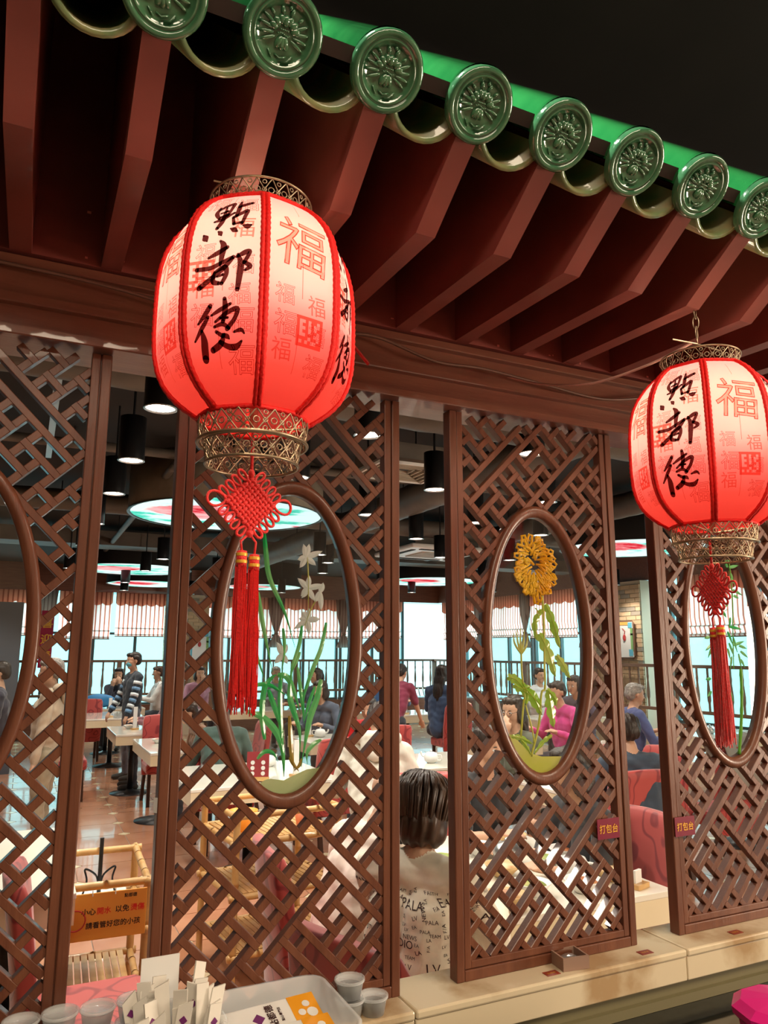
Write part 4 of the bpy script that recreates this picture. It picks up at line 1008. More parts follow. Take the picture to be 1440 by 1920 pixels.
chair(2.55, 2.62, PI, 'red chair at the far side of the near table')
chair(3.75, 2.75, 0, 'red chair with its back to the chrysanthemum lattice')
chair(4.35, 5.1, PI/2, 'red chair beside the chrysanthemum pane bottom')
chair(2.25, 6.9, PI/2, 'red chair at the right of the second aisle table')
chair(1.0, 12.0, 0, 'red chair by the blue bag near the far windows')
chair(4.75, 9.3, R_, 'red chair behind the standing staff woman in maroon')
chair(3.6, 6.15, 0, 'red chair in the middle seen behind the green stems')
chair(6.4, 5.7, PI/2, 'red chair behind the person in pink')
chair(.55, 8.6, R_, 'salmon chair at the left end of the long pale table')
chair(1.6, 7.95, PI, 'red chair between the two aisle tables')
chair(5.9, 8.6, 0, 'red chair on the near side of the cardigan table')

# bamboo trolley with the warning notice
def cane(P, r_=.017):
    mb = MB(); Q = []; Rr = []
    a, b = Vector(P[0]), Vector(P[1]); n_ = max(2, int((b-a).length/.16))
    for i in range(n_):
        for u, k_ in ((0, 1.12), (.08, 1.0), (.92, 1.0), (1, 1.12)): Q.append(a+(b-a)*((i+u)/n_)); Rr.append(r_*k_)
    return mb.tube(Q, Rr, 10)
def trolley(loc, rot, label, w, d, h, shelves, name='bamboo_trolley'):
    t = thing(name, label, 'trolley', loc, rot)
    for sx in (-1, 1):
        for sy in (-1, 1): cane([(sx*w/2, sy*d/2, 0), (sx*w/2, sy*d/2, h)], .019).build('post', M['bamboo'], t, True)
    for z in shelves + [h]:
        for s in (-1, 1):
            cane([(-w/2-.03, s*d/2, z), (w/2+.03, s*d/2, z)]).build('rail', M['bamboo'], t, True); cane([(s*w/2, -d/2-.03, z), (s*w/2, d/2+.03, z)]).build('rail', M['bamboo'], t, True)
    sm = MB().box((0, 0, 0), (.028, d-.04, .008)).mesh('shelf_slat', M['bamboo'])
    for z in shelves:
        for i in range(int((w-.04)/.034)): obj('shelf_slat', sm, t, (-w/2+.035+i*.034, 0, z+.012))
    return t
t = trolley((.43, 2.62, 0), -.04, 'bamboo trolley behind the gap at the lower left, carrying an orange hot water notice', .36, .62, .72, [.22, .52])
MB().lathe([(.06, .535), (.10, .545), (.115, .58), (.12, .60), (.11, .60), (.10, .56), (.0, .55)], 28, (0, .05, 0)).build('rice_pot', M['white'], t, True)
tt = thing('hot_water_stand', 'black iron table bell stand inside the bamboo trolley', 'stand', (.43, 2.62, .53)); MB().tube([(0, .1, 0), (0, .1, .30)], .01, 8).tube(spline([(-.09, .1, .0), (-.06, .1, .10), (-.07, .1, .16), (-.02, .1, .13), (0, .1, .08), (.02, .1, .13), (.07, .1, .16), (.06, .1, .10), (.09, .1, .0)]), .005, 6).build('iron_scroll', M['blackmet'], tt)
s_ = thing('warning_notice', 'orange notice about hot water and children hanging on the bamboo trolley', 'sign', (.42, 2.275, .605), (.05, 0, -.05))
MB().box((0, 0, 0), (.34, .006, .195)).build('notice_board', mat('orange_card', (.80, .36, .06), .45), s_, bevel=.003)
mb = MB(); ux, uz = (1, 0, 0), (0, 0, 1)
flat_text(mb, '小心', .030, (-.072, -.0045, .022), ux, uz); flat_text(mb, '以免', .030, (.068, -.0045, .022), ux, uz); flat_text(mb, '請看管好您的小孩', .0285, (.033, -.0045, -.035), ux, uz)
flat_text(mb, '點都德', .018, (.10, -.0045, .075), ux, uz); mb.build('black_lettering', M['ink'], s_)
mb = MB(); flat_text(mb, '開水', .030, (-.008, -.0045, .022), ux, uz); flat_text(mb, '燙傷', .030, (.132, -.0045, .022), ux, uz); mb.build('red_lettering', mat('notice_red', (.75, .03, .02), .5), s_)
mb = MB(); mb.tube([(-.125+.042*math.cos(a), -.005, -.01+.042*math.sin(a)) for a in [2*PI*i/24 for i in range(24)]], .003, 5, closed=True); mb.build('round_badge', mat('badge_red', (.45, .03, .03), .5), s_)
mb = MB(); mb.tube([(.035, -.005, .11), (.035, -.005, .085)], .0025, 5).tube([(-.06, -.005, .11), (-.06, -.005, .085)], .0025, 5).build('string', M['white'], s_)
t2 = trolley((1.40, 3.05, 0), .1, 'bamboo trolley with shelves seen through the orchid lattice', .62, .55, .86, [.16, .45, .72])
o_ = thing('orange_basket', 'orange plastic basket on the bamboo trolley shelf', 'basket', (1.22, 3.0, .735)); MB().lathe([(.06, 0), (.085, .11), (.078, .11), (.055, .005), (.0, .005)], 20).build('basket_body', mat('orange_plastic', (.85, .30, .03), .4), o_, True)
o_ = thing('paper_cup', 'small printed pot on the bamboo trolley shelf', 'cup', (1.56, 2.95, .735)); MB().lathe([(.03, 0), (.045, .09), (.04, .09), (.027, .005), (0, .005)], 18).build('cup_body', mat('rust_pot', (.60, .18, .08), .4), o_, True)

# dishes
def pot(loc, label, m_='white', s=1.0):
    t = thing('teapot', label, 'teapot', loc, random.random()*6, 'teapots and lidded pots', s)
    MB().lathe([(.035, 0), (.062, .02), (.068, .05), (.05, .085), (.03, .092), (.0, .097)], 20).build('pot_body', M[m_], t, True)
    MB().tube(spline([(.055, 0, .045), (.09, 0, .06), (.105, 0, .09)]), .010, 8).build('spout', M[m_], t, True); MB().tube(spline([(-.06, 0, .07), (-.10, 0, .07), (-.10, 0, .03), (-.062, 0, .025)]), .006, 6).build('handle', M[m_], t, True); MB().ell((0, 0, .103), (.011, .011, .009)).build('knob', M[m_], t, True)
def bowl(loc, label, col, fill, s=1.0):
    t = thing('bowl', label, 'bowl', loc, 0, 'bowls and steamers on the tables', s); MB().lathe([(.03, 0), (.065, .035), (.072, .045), (.066, .045), (.05, .02), (0, .015)], 22).build('bowl_body', col, t, True); MB().ell((0, 0, .03), (.055, .055, .018)).build('food', fill, t, True)
MF = [mat('food_' + n_, c, .5, col2=c2, scale=30) for n_, c, c2 in (('dumpling', (.75, .60, .38), (.55, .28, .10)), ('greens', (.20, .30, .06), (.45, .40, .10)), ('meat', (.42, .13, .05), (.65, .30, .12)))]
M['steamer'] = mat('bamboo_steamer', (.62, .42, .20), .5)
T3 = .7605
for i, (x, y, k_) in enumerate([(1.80, 1.20, 0), (1.98, 1.28, 1), (2.20, 1.22, 2), (2.42, 1.30, 0), (1.78, 1.48, 2), (2.02, 1.55, 0), (2.28, 1.58, 1), (2.46, 1.66, 2), (1.85, 1.80, 1), (2.12, 1.88, 2), (2.38, 2.0, 0), (1.8, 2.1, 2)]):
    bowl((x, y, T3), ['round bamboo steamer dish of dumplings', 'white bowl of green vegetables', 'small dish of braised meat'][k_] + ', ' + NTH[i] + ' on the near laden table', M['steamer'] if k_ == 0 else M['white'], MF[k_], 1.15)
pot((2.30, 1.40, T3), 'white teapot on the near laden table'); pot((2.16, 1.72, T3), 'steel teapot on the near laden table', 'steel')
for (x, y, lb) in [(3.8, 3.3, 'pot on the table behind the chrysanthemum screen'), (3.4, 4.7, 'pot on the table below the woman in glasses'), (3.2, 7.0, 'pot on the middle table behind the orchid leaves'), (3.5, 11.5, 'pot on the far long table'), (4.9, 5.9, 'pot on the table of the person in pink'),
                 (2.0, 5.1, 'pot at the far side of the cream table behind the orchid'), (7.7, 5.4, 'pot on the table near the right balustrade'), (1.5, 12.7, 'pot on the far left table')]: pot((x, y, T3), lb, random.choice(['white', 'steel']))
for (x, y, k_, lb) in [(1.3, 8.9, 0, 'bowl on the long aisle table'), (1.4, 7.2, 2, 'plate of food beside the brown-jacketed diner'), (3.7, 3.6, 1, 'bowl left of the packing sign'), (3.2, 5.0, 0, 'bowl under the chrysanthemum stems'), (3.6, 6.8, 2, 'bowl behind the orchid stems'), (6.0, 3.7, 0, 'bowl by the grey cloth')]: bowl((x, y, T3), lb, M['white'], MF[k_])
# table number holders: wooden foot and tall clear card holder
def holder(loc, rot, label, h=.24, red=False):
    t = thing('card_holder', label, 'card holder', loc, rot, 'upright card holders on wooden feet')
    MB().box((0, 0, .010), (.09, .06, .02)).build('wood_foot', M['bamboo'], t); MB().box((0, 0, .02+h/2), (.05, .012, h)).build('clear_stand', M['plq1'], t)
    if red: MB().box((0, -.0075, .02+h*.55), (.03, .002, h*.7)).build('red_card', mat('pink_card', (.75, .35, .35), .5), t)
for x, y, lb in [(1.35, 8.75, 'card holder on the long table right of the waiter'), (1.25, 10.8, 'card holder on the table behind the waiter'), (5.6, 9.5, 'card holder in front of the navy cardigan'), (2.05, 4.5, 'card holder on the cream table behind the orchid'), (4.3, 3.45, 'card holder beside the grey cloth at the right'),
                 (2.45, 1.17, 'wooden foot card holder on the near table corner by the red chair'), (6.15, 9.45, 'card holder right of the cardigan'), (3.1, 7.1, 'card holder on the middle table')]: holder((x, y, T3), .3, lb, .26 if lb[0:6] != 'wooden' else .05, 'grey' in lb)
t = thing('menu_stand', 'dark red menu board standing on the cream table behind the orchid', 'menu', (1.70, 4.38, T3), (-.12, 0, -.35)); MB().box((0, 0, .11), (.17, .008, .22)).build('menu_board', mat('menu_red', (.30, .03, .04), .4), t)
mb = MB(); 
for a in (-.04, .04):
    for b in (.06, .10, .14): mb.disc((0, 0, 0), .001) if False else mb.lathe([(.0001, 0), (.016, 0)], 12, (a, -.006, b), R=Matrix.Rotation(PI/2, 3, 'X'))
mb.build('dish_pictures', M['plq1'], t); MB().box((0, .0, .02), (.18, .05, .03)).build('menu_foot', M['bamboo'], t)
t = thing('grey_cloth', 'grey coat draped over a chair at the right window table', 'coat', (5.35, 3.1, 0), .3)
mb = MB(); n_ = 14; V = []
for i in range(n_+1):
    for k_, (y, z) in enumerate(((-.16, .62), (-.14, .85), (-.08, 1.04), (0, 1.07), (.08, 1.03), (.12, .8))): V.append((-.30+.6*i/n_, y+.012*math.sin(i*1.7+k_), z + .01*math.sin(i*2.3)))
mb.add(V, [(i*6+k_, (i+1)*6+k_, (i+1)*6+k_+1, i*6+k_+1) for i in range(n_) for k_ in range(5)]); o = mb.build('coat_cloth', mat('grey_wool', (.30, .29, .26), .8, bump=.3, bscale=20), t, True); q = o.modifiers.new('s', 'SOLIDIFY'); q.thickness = .012
chair(5.35, 3.28, 0, 'red chair under the draped grey coat', .99)
t = thing('blue_bag', 'bright blue bag on the far left table', 'bag', (1.25, 12.75, .81)); MB().ell((0, 0, .07), (.28, .15, .12)).build('bag_body', mat('blue_cloth', (.03, .22, .50), .6, bump=.3), t, True)
t = thing('dish_trolley', 'steel trolley with a row of white plates by the right balustrade', 'trolley', (7.6, 11.6, 0), -.6)
MB().box((0, 0, .85), (2.4, .5, .03)).box((0, 0, .4), (2.4, .5, .03)).build('shelf', M['steel'], t)
for sx in (-1, 1):
    for sy in (-1, 1): MB().bar((sx*1.17, sy*.23, 0), (sx*1.17, sy*.23, .95), .03, .03).build('leg', M['steel'], t)
pl = MB().lathe([(.0, -.004), (.10, -.002), (.10, .004), (0, .004)], 16, R=Matrix.Rotation(PI/2-.25, 3, 'Y')).mesh('plate', M['white'], True)
for i in range(26): tag(obj('plate', pl, None, (0, 0, 0)), 'white plate, %s from the left end of the row on the steel trolley' % NTH[i], 'plate', 'plates racked on the steel trolley').matrix_world = t.matrix_world @ Matrix.Translation((-1.1+i*.088, 0, .97)) if False else Matrix.Translation((7.6, 11.6, 0)) @ Matrix.Rotation(-.6, 4, 'Z') @ Matrix.Translation((-1.1+i*.088, 0, .967))

t = thing('emergency_light', 'small white emergency lamp box with two round heads hanging above the chrysanthemum', 'lamp', (5.75, 6.15, 2.56), -.3)
MB().box((0, 0, 0), (.20, .06, .12)).build('lamp_case', M['white'], t, bevel=.008)
for s in (-1, 1): MB().lathe([(.0, .03), (.045, .03), (.05, -.03), (.0, -.032)], 18, (s*.06, 0, .12), R=Matrix.Rotation(-PI/2, 3, 'X')).build('lamp_head', M['white'], t, True)
MB().tube([(0, 0, .06), (0, 0, .94)], .006, 6).build('hanger', M['blackmet'], t)
# ================================================================== PEOPLE
def cap(mb, p, q, r0, r1, n=12):
    p = Vector(p); q = Vector(q); d = q-p; L_ = d.length or 1e-6; z = d/L_; R = z.to_track_quat('Z', 'Y').to_matrix(); P = []; Rr = []
    for k_ in range(5): a = -PI/2+PI/2*k_/4; P.append(p + z*(r0*math.sin(a))); Rr.append(max(r0*math.cos(a), .0008))
    for k_ in range(5): a = PI/2*k_/4; P.append(q + z*(r1*math.sin(a))); Rr.append(max(r1*math.cos(a), .0008))
    V = []; x = R @ Vector((1, 0, 0)); y = R @ Vector((0, 1, 0))
    for c, r_ in zip(P, Rr):
        for j in range(n): V.append(c + x*(r_*math.cos(2*PI*j/n)) + y*(r_*math.sin(2*PI*j/n)))
    F = [(i*n+j, i*n+(j+1) % n, (i+1)*n+(j+1) % n, (i+1)*n+j) for i in range(9) for j in range(n)]
    F += [tuple(range(n))[::-1], tuple(9*n+j for j in range(n))]
    mb.add(V, F)
def remesh(mb, vox, smooth=2):
    me = mb.mesh('tmp', []); o = bpy.data.objects.new('tmp', me); COL.objects.link(o)
    m = o.modifiers.new('r', 'REMESH'); m.mode = 'VOXEL'; m.voxel_size = vox; m.use_smooth_shade = True
    s = o.modifiers.new('s', 'SMOOTH'); s.factor = .5; s.iterations = smooth
    dg = bpy.context.evaluated_depsgraph_get(); out = bpy.data.meshes.new_from_object(o.evaluated_get(dg))
    bpy.data.objects.remove(o); bpy.data.meshes.remove(me); return out
def ik(a, b, l1, l2, pole):
    a, b, pole = Vector(a), Vector(b), Vector(pole); d = b-a; L_ = min(d.length, (l1+l2)*.999); d.normalize(); b = a + d*L_
    x = (l1*l1-l2*l2+L_*L_)/(2*L_); h = math.sqrt(max(l1*l1-x*x, 0)); p = pole - d*pole.dot(d); p.normalize(); return a + d*x + p*h, b
_clm = {}
def clm(c, kind='cloth'):
    k_ = (c, kind)
    if k_ not in _clm: _clm[k_] = mat('clothing', c, .8, col2=tuple(min(1, v*1.25+.005) for v in c), scale=9, bump=.35, bscale=14, sheen=.2)
    return _clm[k_]
def person(label, head, rot, top, bottom=(.03, .03, .035), mode='sit', lean=0.0, side=0.0, hands=None, hair='short', hm='hair', skin='skin', turn=0.0, nod=0.1, sleeve=1.0, hood=False, mask=False, vox=.011, fat=1.0, vest=None, glasses=False, hm2=None):
    """head: world position of the head centre; everything else follows"""
    base = 1.235 if mode == 'sit' else 1.60
    hz = .52 if mode == 'sit' else .92
    sc = 1.0
    # where the head ends up in local space
    def tor(v):   # bend the torso about the pelvis
        v = Vector(v) - Vector((0, 0, hz)); v = Matrix.Rotation(-lean, 3, 'X') @ v; v = Matrix.Rotation(side, 3, 'Y') @ v; return v + Vector((0, 0, hz))
    hc = tor((0, .015, base)); sc = head[2]/hc.z
    off = Matrix.Rotation(rot, 3, 'Z') @ Vector((hc.x*sc, hc.y*sc, 0))
    t = thing('person', label, 'person', (head[0]-off.x, head[1]-off.y, 0), rot, scale=sc)
    B = []   # (p, q, r0, r1, mat index) 0 top 1 skin 2 bottom 3 shoe 4 sleeve end
    f = fat
    def add(p, q, r0, r1, mi): B.append((Vector(p), Vector(q), r0, r1, mi))
    zs = base - .215  # shoulders
    # torso
    add(tor((0, 0, hz+.02)), tor((0, .0, hz+.16)), .135*f, .125*f, 0)
    add(tor((-.05, 0, hz+.16)), tor((-.06, .0, hz+.36)), .115*f, .115*f, 0); add(tor((.05, 0, hz+.16)), tor((.06, .0, hz+.36)), .115*f, .115*f, 0)
    add(tor((-.135, -.01, zs+.0)), tor((.135, -.01, zs+.0)), .068*f, .068*f, 0); add(tor((-.10, -.015, zs+.03)), tor((.10, -.015, zs+.03)), .05, .05, 0)
    add(tor((0, -.01, zs+.03)), tor((0, .008, zs+.12)), .056, .052, 1)
    # head
    hR = Matrix.Rotation(side, 3, 'Y') @ Matrix.Rotation(-lean*.35-nod, 3, 'X') @ Matrix.Rotation(turn, 3, 'Z')
    H = lambda x, y, z: hc + hR @ Vector((x, y, z))
    add(H(0, -.018, .028), H(0, .012, .03), .078, .076, 1); add(H(0, .025, -.045), H(0, .052, -.072), .055, .036, 1)
    add(H(-.022, .04, -.01), H(-.022, .04, -.03), .046, .042, 1); add(H(.022, .04, -.01), H(.022, .04, -.03), .046, .042, 1)
    add(H(0, .088, .008), H(0, .104, -.020), .010, .013, 1)
    for s in (-1, 1): add(H(s*.076, -.005, .008), H(s*.078, -.01, -.022), .014, .010, 1)
    # legs
    for s in (-1, 1):
        if mode == 'sit': hip, knee, ank, toe = (s*.09, .0, hz-.0), (s*.13, .42, hz-.02), (s*.13, .40, .09), (s*.14, .55, .045)
        elif mode == 'walk': hip, knee, ank, toe = (s*.09, 0, hz-.03), (s*.10, .06+s*.10, .50), (s*.10, s*.20-.03, .09), (s*.11, s*.20+.12, .04)
        else: hip, knee, ank, toe = (s*.09, 0, hz-.03), (s*.11, .02, .50), (s*.12, -.01, .09), (s*.13, .14, .04)
        add(hip, knee, .092*f, .062, 2); add(knee, ank, .060, .042, 2); add((ank[0], ank[1]-.02, .05), toe, .042, .036, 3)
    # arms
    hands = hands or (((-.20, .38, hz+.30) if mode == 'sit' else (-.26, .05, .82)), ((.20, .38, hz+.30) if mode == 'sit' else (.26, .05, .82)))
    for s, hd in zip((-1, 1), hands):
        sh = tor((s*.185, -.01, zs)); el, wr = ik(sh, hd, .29, .25, (s*.5, -.45, -1.0))
        add(sh, el, .056*f, .044*f, 0)
        m_ = el + (wr-el)*.55
        if sleeve >= 1: add(el, el+(wr-el)*.93, .043*f, .036, 0); add(el+(wr-el)*.9, wr, .028, .025, 1)
        else:
            B.pop(); cut = sh+(el-sh)*.8; add(sh, cut, .060*f, .056*f, 0); add(cut, el, .043, .038, 1); add(el, wr, .037, .025, 1)
        d = (wr-el).normalized(); n_ = Vector((0, 0, -1)) if abs(d.z) < .8 else Vector((0, 1, 0)); a = d.cross(n_).normalized(); n_ = a.cross(d).normalized()*(-1)
        n_ = -n_ if n_.z > 0 and abs(d.z) < .8 else n_
        pc = wr + d*.045; add(wr+d*.01, wr+d*.07, .024, .026, 1); add(wr+d*.03+a*.02, wr+d*.075+a*.022, .016, .014, 1); add(wr+d*.03-a*.02, wr+d*.075-a*.022, .016, .014, 1)
        for k_, (o_, l_) in enumerate(((-.030, .058), (-.010, .068), (.010, .064), (.030, .050))):
            b0 = wr + d*.078 + a*o_; b1 = b0 + d*(l_*.5) + n_*.010; b2 = b1 + d*(l_*.35) + n_*.022
            add(b0, b1, .0095, .0088, 1); add(b1, b2, .0088, .0075, 1)
        th0 = wr + d*.025 - a*s*.024; th1 = th0 + d*.030 - a*s*.022; th2 = th1 + d*.028 + n_*.008 - a*s*.004
        add(th0, th1, .012, .0105, 1); add(th1, th2, .0105, .009, 1)
    mb = MB()
    for p, q, r0, r1, mi in B: cap(mb, p, q, r0, r1)
    me = remesh(mb, vox)
    # faces take the material of the nearest limb
    n_ = len(me.polygons); C_ = np.empty(n_*3); me.polygons.foreach_get('center', C_); C_ = C_.reshape(-1, 3)
    best = np.full(n_, 1e9); idx = np.zeros(n_, int)
    for p, q, r0, r1, mi in B:
        p_ = np.array(p); d_ = np.array(q)-p_; u = np.clip(((C_-p_)@d_)/max(d_@d_, 1e-9), 0, 1); D = np.linalg.norm(C_-(p_+u[:, None]*d_), axis=1)-(r0+(r1-r0)*u)
        w_ = D < best; best[w_] = D[w_]; idx[w_] = mi
    for m_ in (clm(top), M[skin], clm(bottom), clm((.03, .025, .02))): me.materials.append(m_)
    me.polygons.foreach_set('material_index', idx)
    co = np.empty(len(me.vertices)*3); me.vertices.foreach_get('co', co); co = co.reshape(-1, 3)
    # cloth folds
    nr = np.empty(len(me.vertices)*3); me.vertices.foreach_get('normal', nr); nr = nr.reshape(-1, 3)
    wv = .0022*np.sin(co[:, 2]*70+np.sin(co[:, 0]*26)*2.2+co[:, 1]*40)+.0016*np.sin(co[:, 0]*60+co[:, 2]*33)
    isc = np.zeros(len(co)); 
    for pl_ in me.polygons:
        if idx[pl_.index] in (0, 2): isc[list(pl_.vertices)] = 1
    co += nr*(wv*isc)[:, None]; me.vertices.foreach_set('co', co.ravel()); me.update()
    me.name = 'body'; obj('body', me, t)
    # hair
    hb = MB(); Rh = hR
    def he(c, r): hb.ell(H(*c), r, 14, 10, R=hR)
    if hair != 'bald':
        he((0, -.022, .050), (.088, .096, .078)); he((0, -.055, .01), (.080, .062, .075))
        if hair == 'short': he((0, .045, .090), (.062, .045, .030))
        if hair in ('bob', 'long', 'pony'): 
            he((0, .03, .092), (.070, .055, .034))
            for s in (-1, 1): he((s*.070, -.01, -.01), (.026, .055, .085))
        if hair == 'bob': he((0, -.055, -.045), (.098, .068, .085)); [he((s*.068, -.02, -.055), (.036, .058, .07)) for s in (-1, 1)]
        if hair == 'long': he((0, -.070, -.10), (.088, .050, .14)); he((.0, -.085, -.22), (.080, .045, .13)); he((.03, -.08, -.32), (.05, .035, .09))
        if hair == 'pony': he((0, -.115, .055), (.035, .035, .035)); he((0, -.14, -.02), (.028, .026, .08))
        if hair == 'bun': he((0, -.105, .085), (.038, .034, .034))
        hme = remesh(hb, .008 if vox < .011 else .011, 1); hme.materials.append(M[hm]); hme.name = 'hair'
        hc_ = np.empty(len(hme.vertices)*3); hme.vertices.foreach_get('co', hc_); hc_ = hc_.reshape(-1, 3); hn = np.empty(len(hme.vertices)*3); hme.vertices.foreach_get('normal', hn); hn = hn.reshape(-1, 3)
        hc_ += hn*(.0035*np.sin(hc_[:, 0]*190+np.sin(hc_[:, 2]*30)*2))[:, None]; hme.vertices.foreach_set('co', hc_.ravel()); hme.update()
        obj('hair', hme, t)
    for s in (-1, 1):
        e = MB().ell(H(s*.031, .079, .006), (.0125, .008, .0075), 10, 8, R=hR).build('eye', M['white'], t, True)
        MB().ell(H(s*.031, .0865, .006), (.0058, .003, .0058), 8, 6, R=hR).build('iris', M['ink'], e, True)
        MB().ell(H(s*.032, .086, .026), (.017, .004, .0032), 8, 6, R=hR).build('eyebrow', M['hair'], t, True)
    MB().ell(H(0, .088, -.050), (.019, .006, .005), 10, 6, R=hR).build('lips', mat('lips', (.42, .12, .10), .4), t, True)
    if mask: MB().ell(H(0, .052, -.035), (.060, .052, .044), 14, 10, R=hR).build('face_mask', mat('blue_mask', (.16, .50, .62), .7), t, True)
    if glasses:
        mb = MB()
        for s in (-1, 1): mb.tube([H(s*.032+.024*math.cos(a), .099, .004+.017*math.sin(a)) for a in [2*PI*i/16 for i in range(16)]], .0017, 5, closed=True)
        mb.tube([H(-.056, .095, .008), H(-.082, .0, .012)], .0016, 5).tube([H(.056, .095, .008), H(.082, 0, .012)], .0016, 5); mb.build('glasses', M['blackmet'], t)
    if hood:
        hb = MB(); hp = lambda x, y, z: tor((x, y, z))
        for a in range(9):
            q = PI*a/8; hb.ell(hp(.125*math.cos(q), -.075-.055*math.sin(q), zs+.075-.01*math.sin(q)), (.052, .045, .050), 10, 8)
        hb.ell(hp(0, -.125, zs+.0), (.11, .035, .085)); hb.ell(hp(0, -.14, zs-.05), (.06, .03, .05))
        hme = remesh(hb, .010, 3); hme.materials.append(clm(top)); hme.name = 'hood'; obj('hood', hme, t)
    t['_sc'] = sc; return t, H, tor
PPL = [
 ('old man with receding grey hair in a mauve jacket right of the waiter', (1.80, 8.95, 1.28), PI/2-.1, (.20, .09, .11), dict(hair='short', hm='hairg', fat=1.1)),
 ('man with brown hair in a white shirt far behind the waiter', (2.35, 13.5, 1.32), PI/2, (.62, .60, .58), dict(skin='skin2', hm='hairb')),
 ('woman with dark hair holding food to her mouth at the far left table', (1.62, 13.35, 1.30), PI-.3, (.05, .05, .07), dict(hair='long', hands=((-.06, .2, 1.08), (.06, .2, 1.05)))),
 ('diner in a brown patterned jacket bent over the aisle table', (1.66, 6.95, 1.08), PI/2, (.22, .11, .06), dict(lean=.45, hm='hairb', hands=((-.18, .45, .80), (.15, .45, .80)), fat=1.15)),
 ('curly haired woman in mauve resting her chin on her hand by the brick pier', (2.95, 12.6, 1.33), PI, (.40, .20, .28), dict(hair='bob', hands=((-.03, .14, 1.10), (.2, .35, .8)))),
 ('person in a dark green top with a white collar at the cream table', (1.75, 5.75, 1.18), -.3, (.05, .09, .08), dict(hair='short', fat=1.15, lean=.2)),
 ('woman in dark blue at the far table behind the orchid', (4.46, 10.6, 1.33), PI/2+.3, (.06, .09, .16), dict(hair='pony')),
 ('woman in a dark cloth jacket lower behind the right orchid leaf', (3.47, 7.75, 1.25), PI/2+.6, (.07, .09, .14), dict(hair='bob', lean=.2)),
 ('grey haired diner far behind the grey-white letters', (4.4, 12.6, 1.32), PI, (.25, .27, .30), dict(hm='hairg')),
 ('diner in bright red behind the right edge of the orchid screen', (3.25, 5.75, 1.16), 2.4, (.65, .015, .02), dict(hair='short', lean=.35, fat=1.2)),
 ('woman with a hair clip in a maroon staff shirt leaning on a table', (4.62, 7.72, 1.46), -PI/2+.7, (.20, .025, .06), dict(mode='stand', lean=.38, hair='bun', sleeve=.5, hands=((-.1, .55, .82), (.24, .50, .80)))),
 ('woman with long dark hair in a navy cardigan seen from behind', (5.82, 8.70, 1.40), -PI/2+.5, (.035, .07, .15), dict(hair='long', lean=.12)),
 ('person facing the navy cardigan across the table', (5.95, 10.75, 1.34), PI-.2, (.05, .12, .28), dict(hair='short', lean=.1)),
 ('bowed person in a pale grey hooded sweatshirt seen from behind', (2.42, 3.72, 1.24), -.55, (.56, .55, .48), dict(lean=.34, nod=.6, hood=True, hair='short', fat=1.18)),
 ('dark haired woman with glasses in an olive jacket, hand at her mouth', (3.66, 3.78, 1.26), PI/2+.35, (.09, .10, .07), dict(hair='long', glasses=True, hands=((-.03, .16, 1.07), (.16, .30, .82)), vox=.0095)),
 ('person in a bright pink jacket bending over behind the chrysanthemum leaves', (5.6, 5.67, 1.28), PI/2+.1, (.62, .05, .26), dict(hair='short', lean=.22, fat=1.1)),
 ('balding man in a white shirt at the windows above the pink jacket', (7.95, 9.1, 1.34), PI, (.66, .66, .68), dict(hair='short', hm='hair')),
 ('woman with a tied ponytail in a dark top bending to the left', (6.74, 6.75, 1.30), PI/2+.3, (.12, .10, .14), dict(hair='pony', lean=.28)),
 ('grey haired old man in a blue shirt by the right brick pier', (6.27, 5.13, 1.27), -PI/2-.3, (.07, .09, .22), dict(hair='short', hm='hairg', lean=.12, fat=1.1)),
 ('person in a dark navy jacket with an orange cord at the right table', (3.84, 2.68, 1.20), -.35, (.035, .055, .085), dict(hair='short', lean=.2, fat=1.15)),
 ('diner in black across the near laden table', (2.48, 2.35, 1.20), PI+.2, (.015, .015, .018), dict(hair='short', sleeve=.5, lean=.15, hands=((-.2, .42, .82), (.2, .42, .82)))),
 ('diner in a black top with bare forearms at the right of the near table', (2.47, 1.62, 1.17), PI/2-.1, (.02, .02, .025), dict(hair='bob', hm='hair', sleeve=.5, lean=.2, hands=((-.2, .42, .82), (.15, .42, .82)))),
 ('person in a beige hooded coat standing at the left behind the first screen', (.23, 5.8, 1.56), PI/2-.2, (.42, .34, .25), dict(mode='stand', hood=True, bottom=(.30, .25, .17), fat=1.15, hm='hairg')),
 ('dark figure standing at the far left behind the first oval pane', (-.2, 6.9, 1.52), PI/2, (.03, .03, .05), dict(mode='stand')),
]
for lb, hd, rt, tp, kw in PPL:
    kw = dict(kw); kw.setdefault('bottom', (.03, .03, .04)); person(lb, hd, rt, tp, **kw)
# the waiter: quilted dark vest over a striped jumper, blue mask
w, H, tor = person('waiter in a blue mask and dark vest, standing, with striped sleeves', (1.41, 9.74, 1.60), PI/2+.25, (.025, .035, .05), bottom=(.10, .10, .12), mode='stand', mask=True, hands=((-.24, .16, .86), (.22, .22, .90)), vox=.0095)
w = w
for s in (-1, 1):
    sh = tor((s*.185, -.01, 1.385)); el, wr = ik(sh, ((-.24, .16, .86), (.22, .22, .90))[0 if s < 0 else 1], .29, .25, (s*.5, -.45, -1)); 
    for k_, (a, b, u, c) in enumerate([(sh, el, .30, 0), (sh, el, .58, 1), (sh, el, .86, 0), (el, wr, .15, 1), (el, wr, .45, 0), (el, wr, .75, 1)]):
        c_ = a+(b-a)*u; d = (b-a).normalized(); m2 = MB(); r_ = .060 if a is sh else .050
        m2.tube([c_-d*.022, c_+d*.022], [r_*(1-.1*u)]*2, 14); m2.build('sleeve_stripe', clm((.60, .66, .70)) if c == 0 else clm((.12, .25, .42)), w, True)
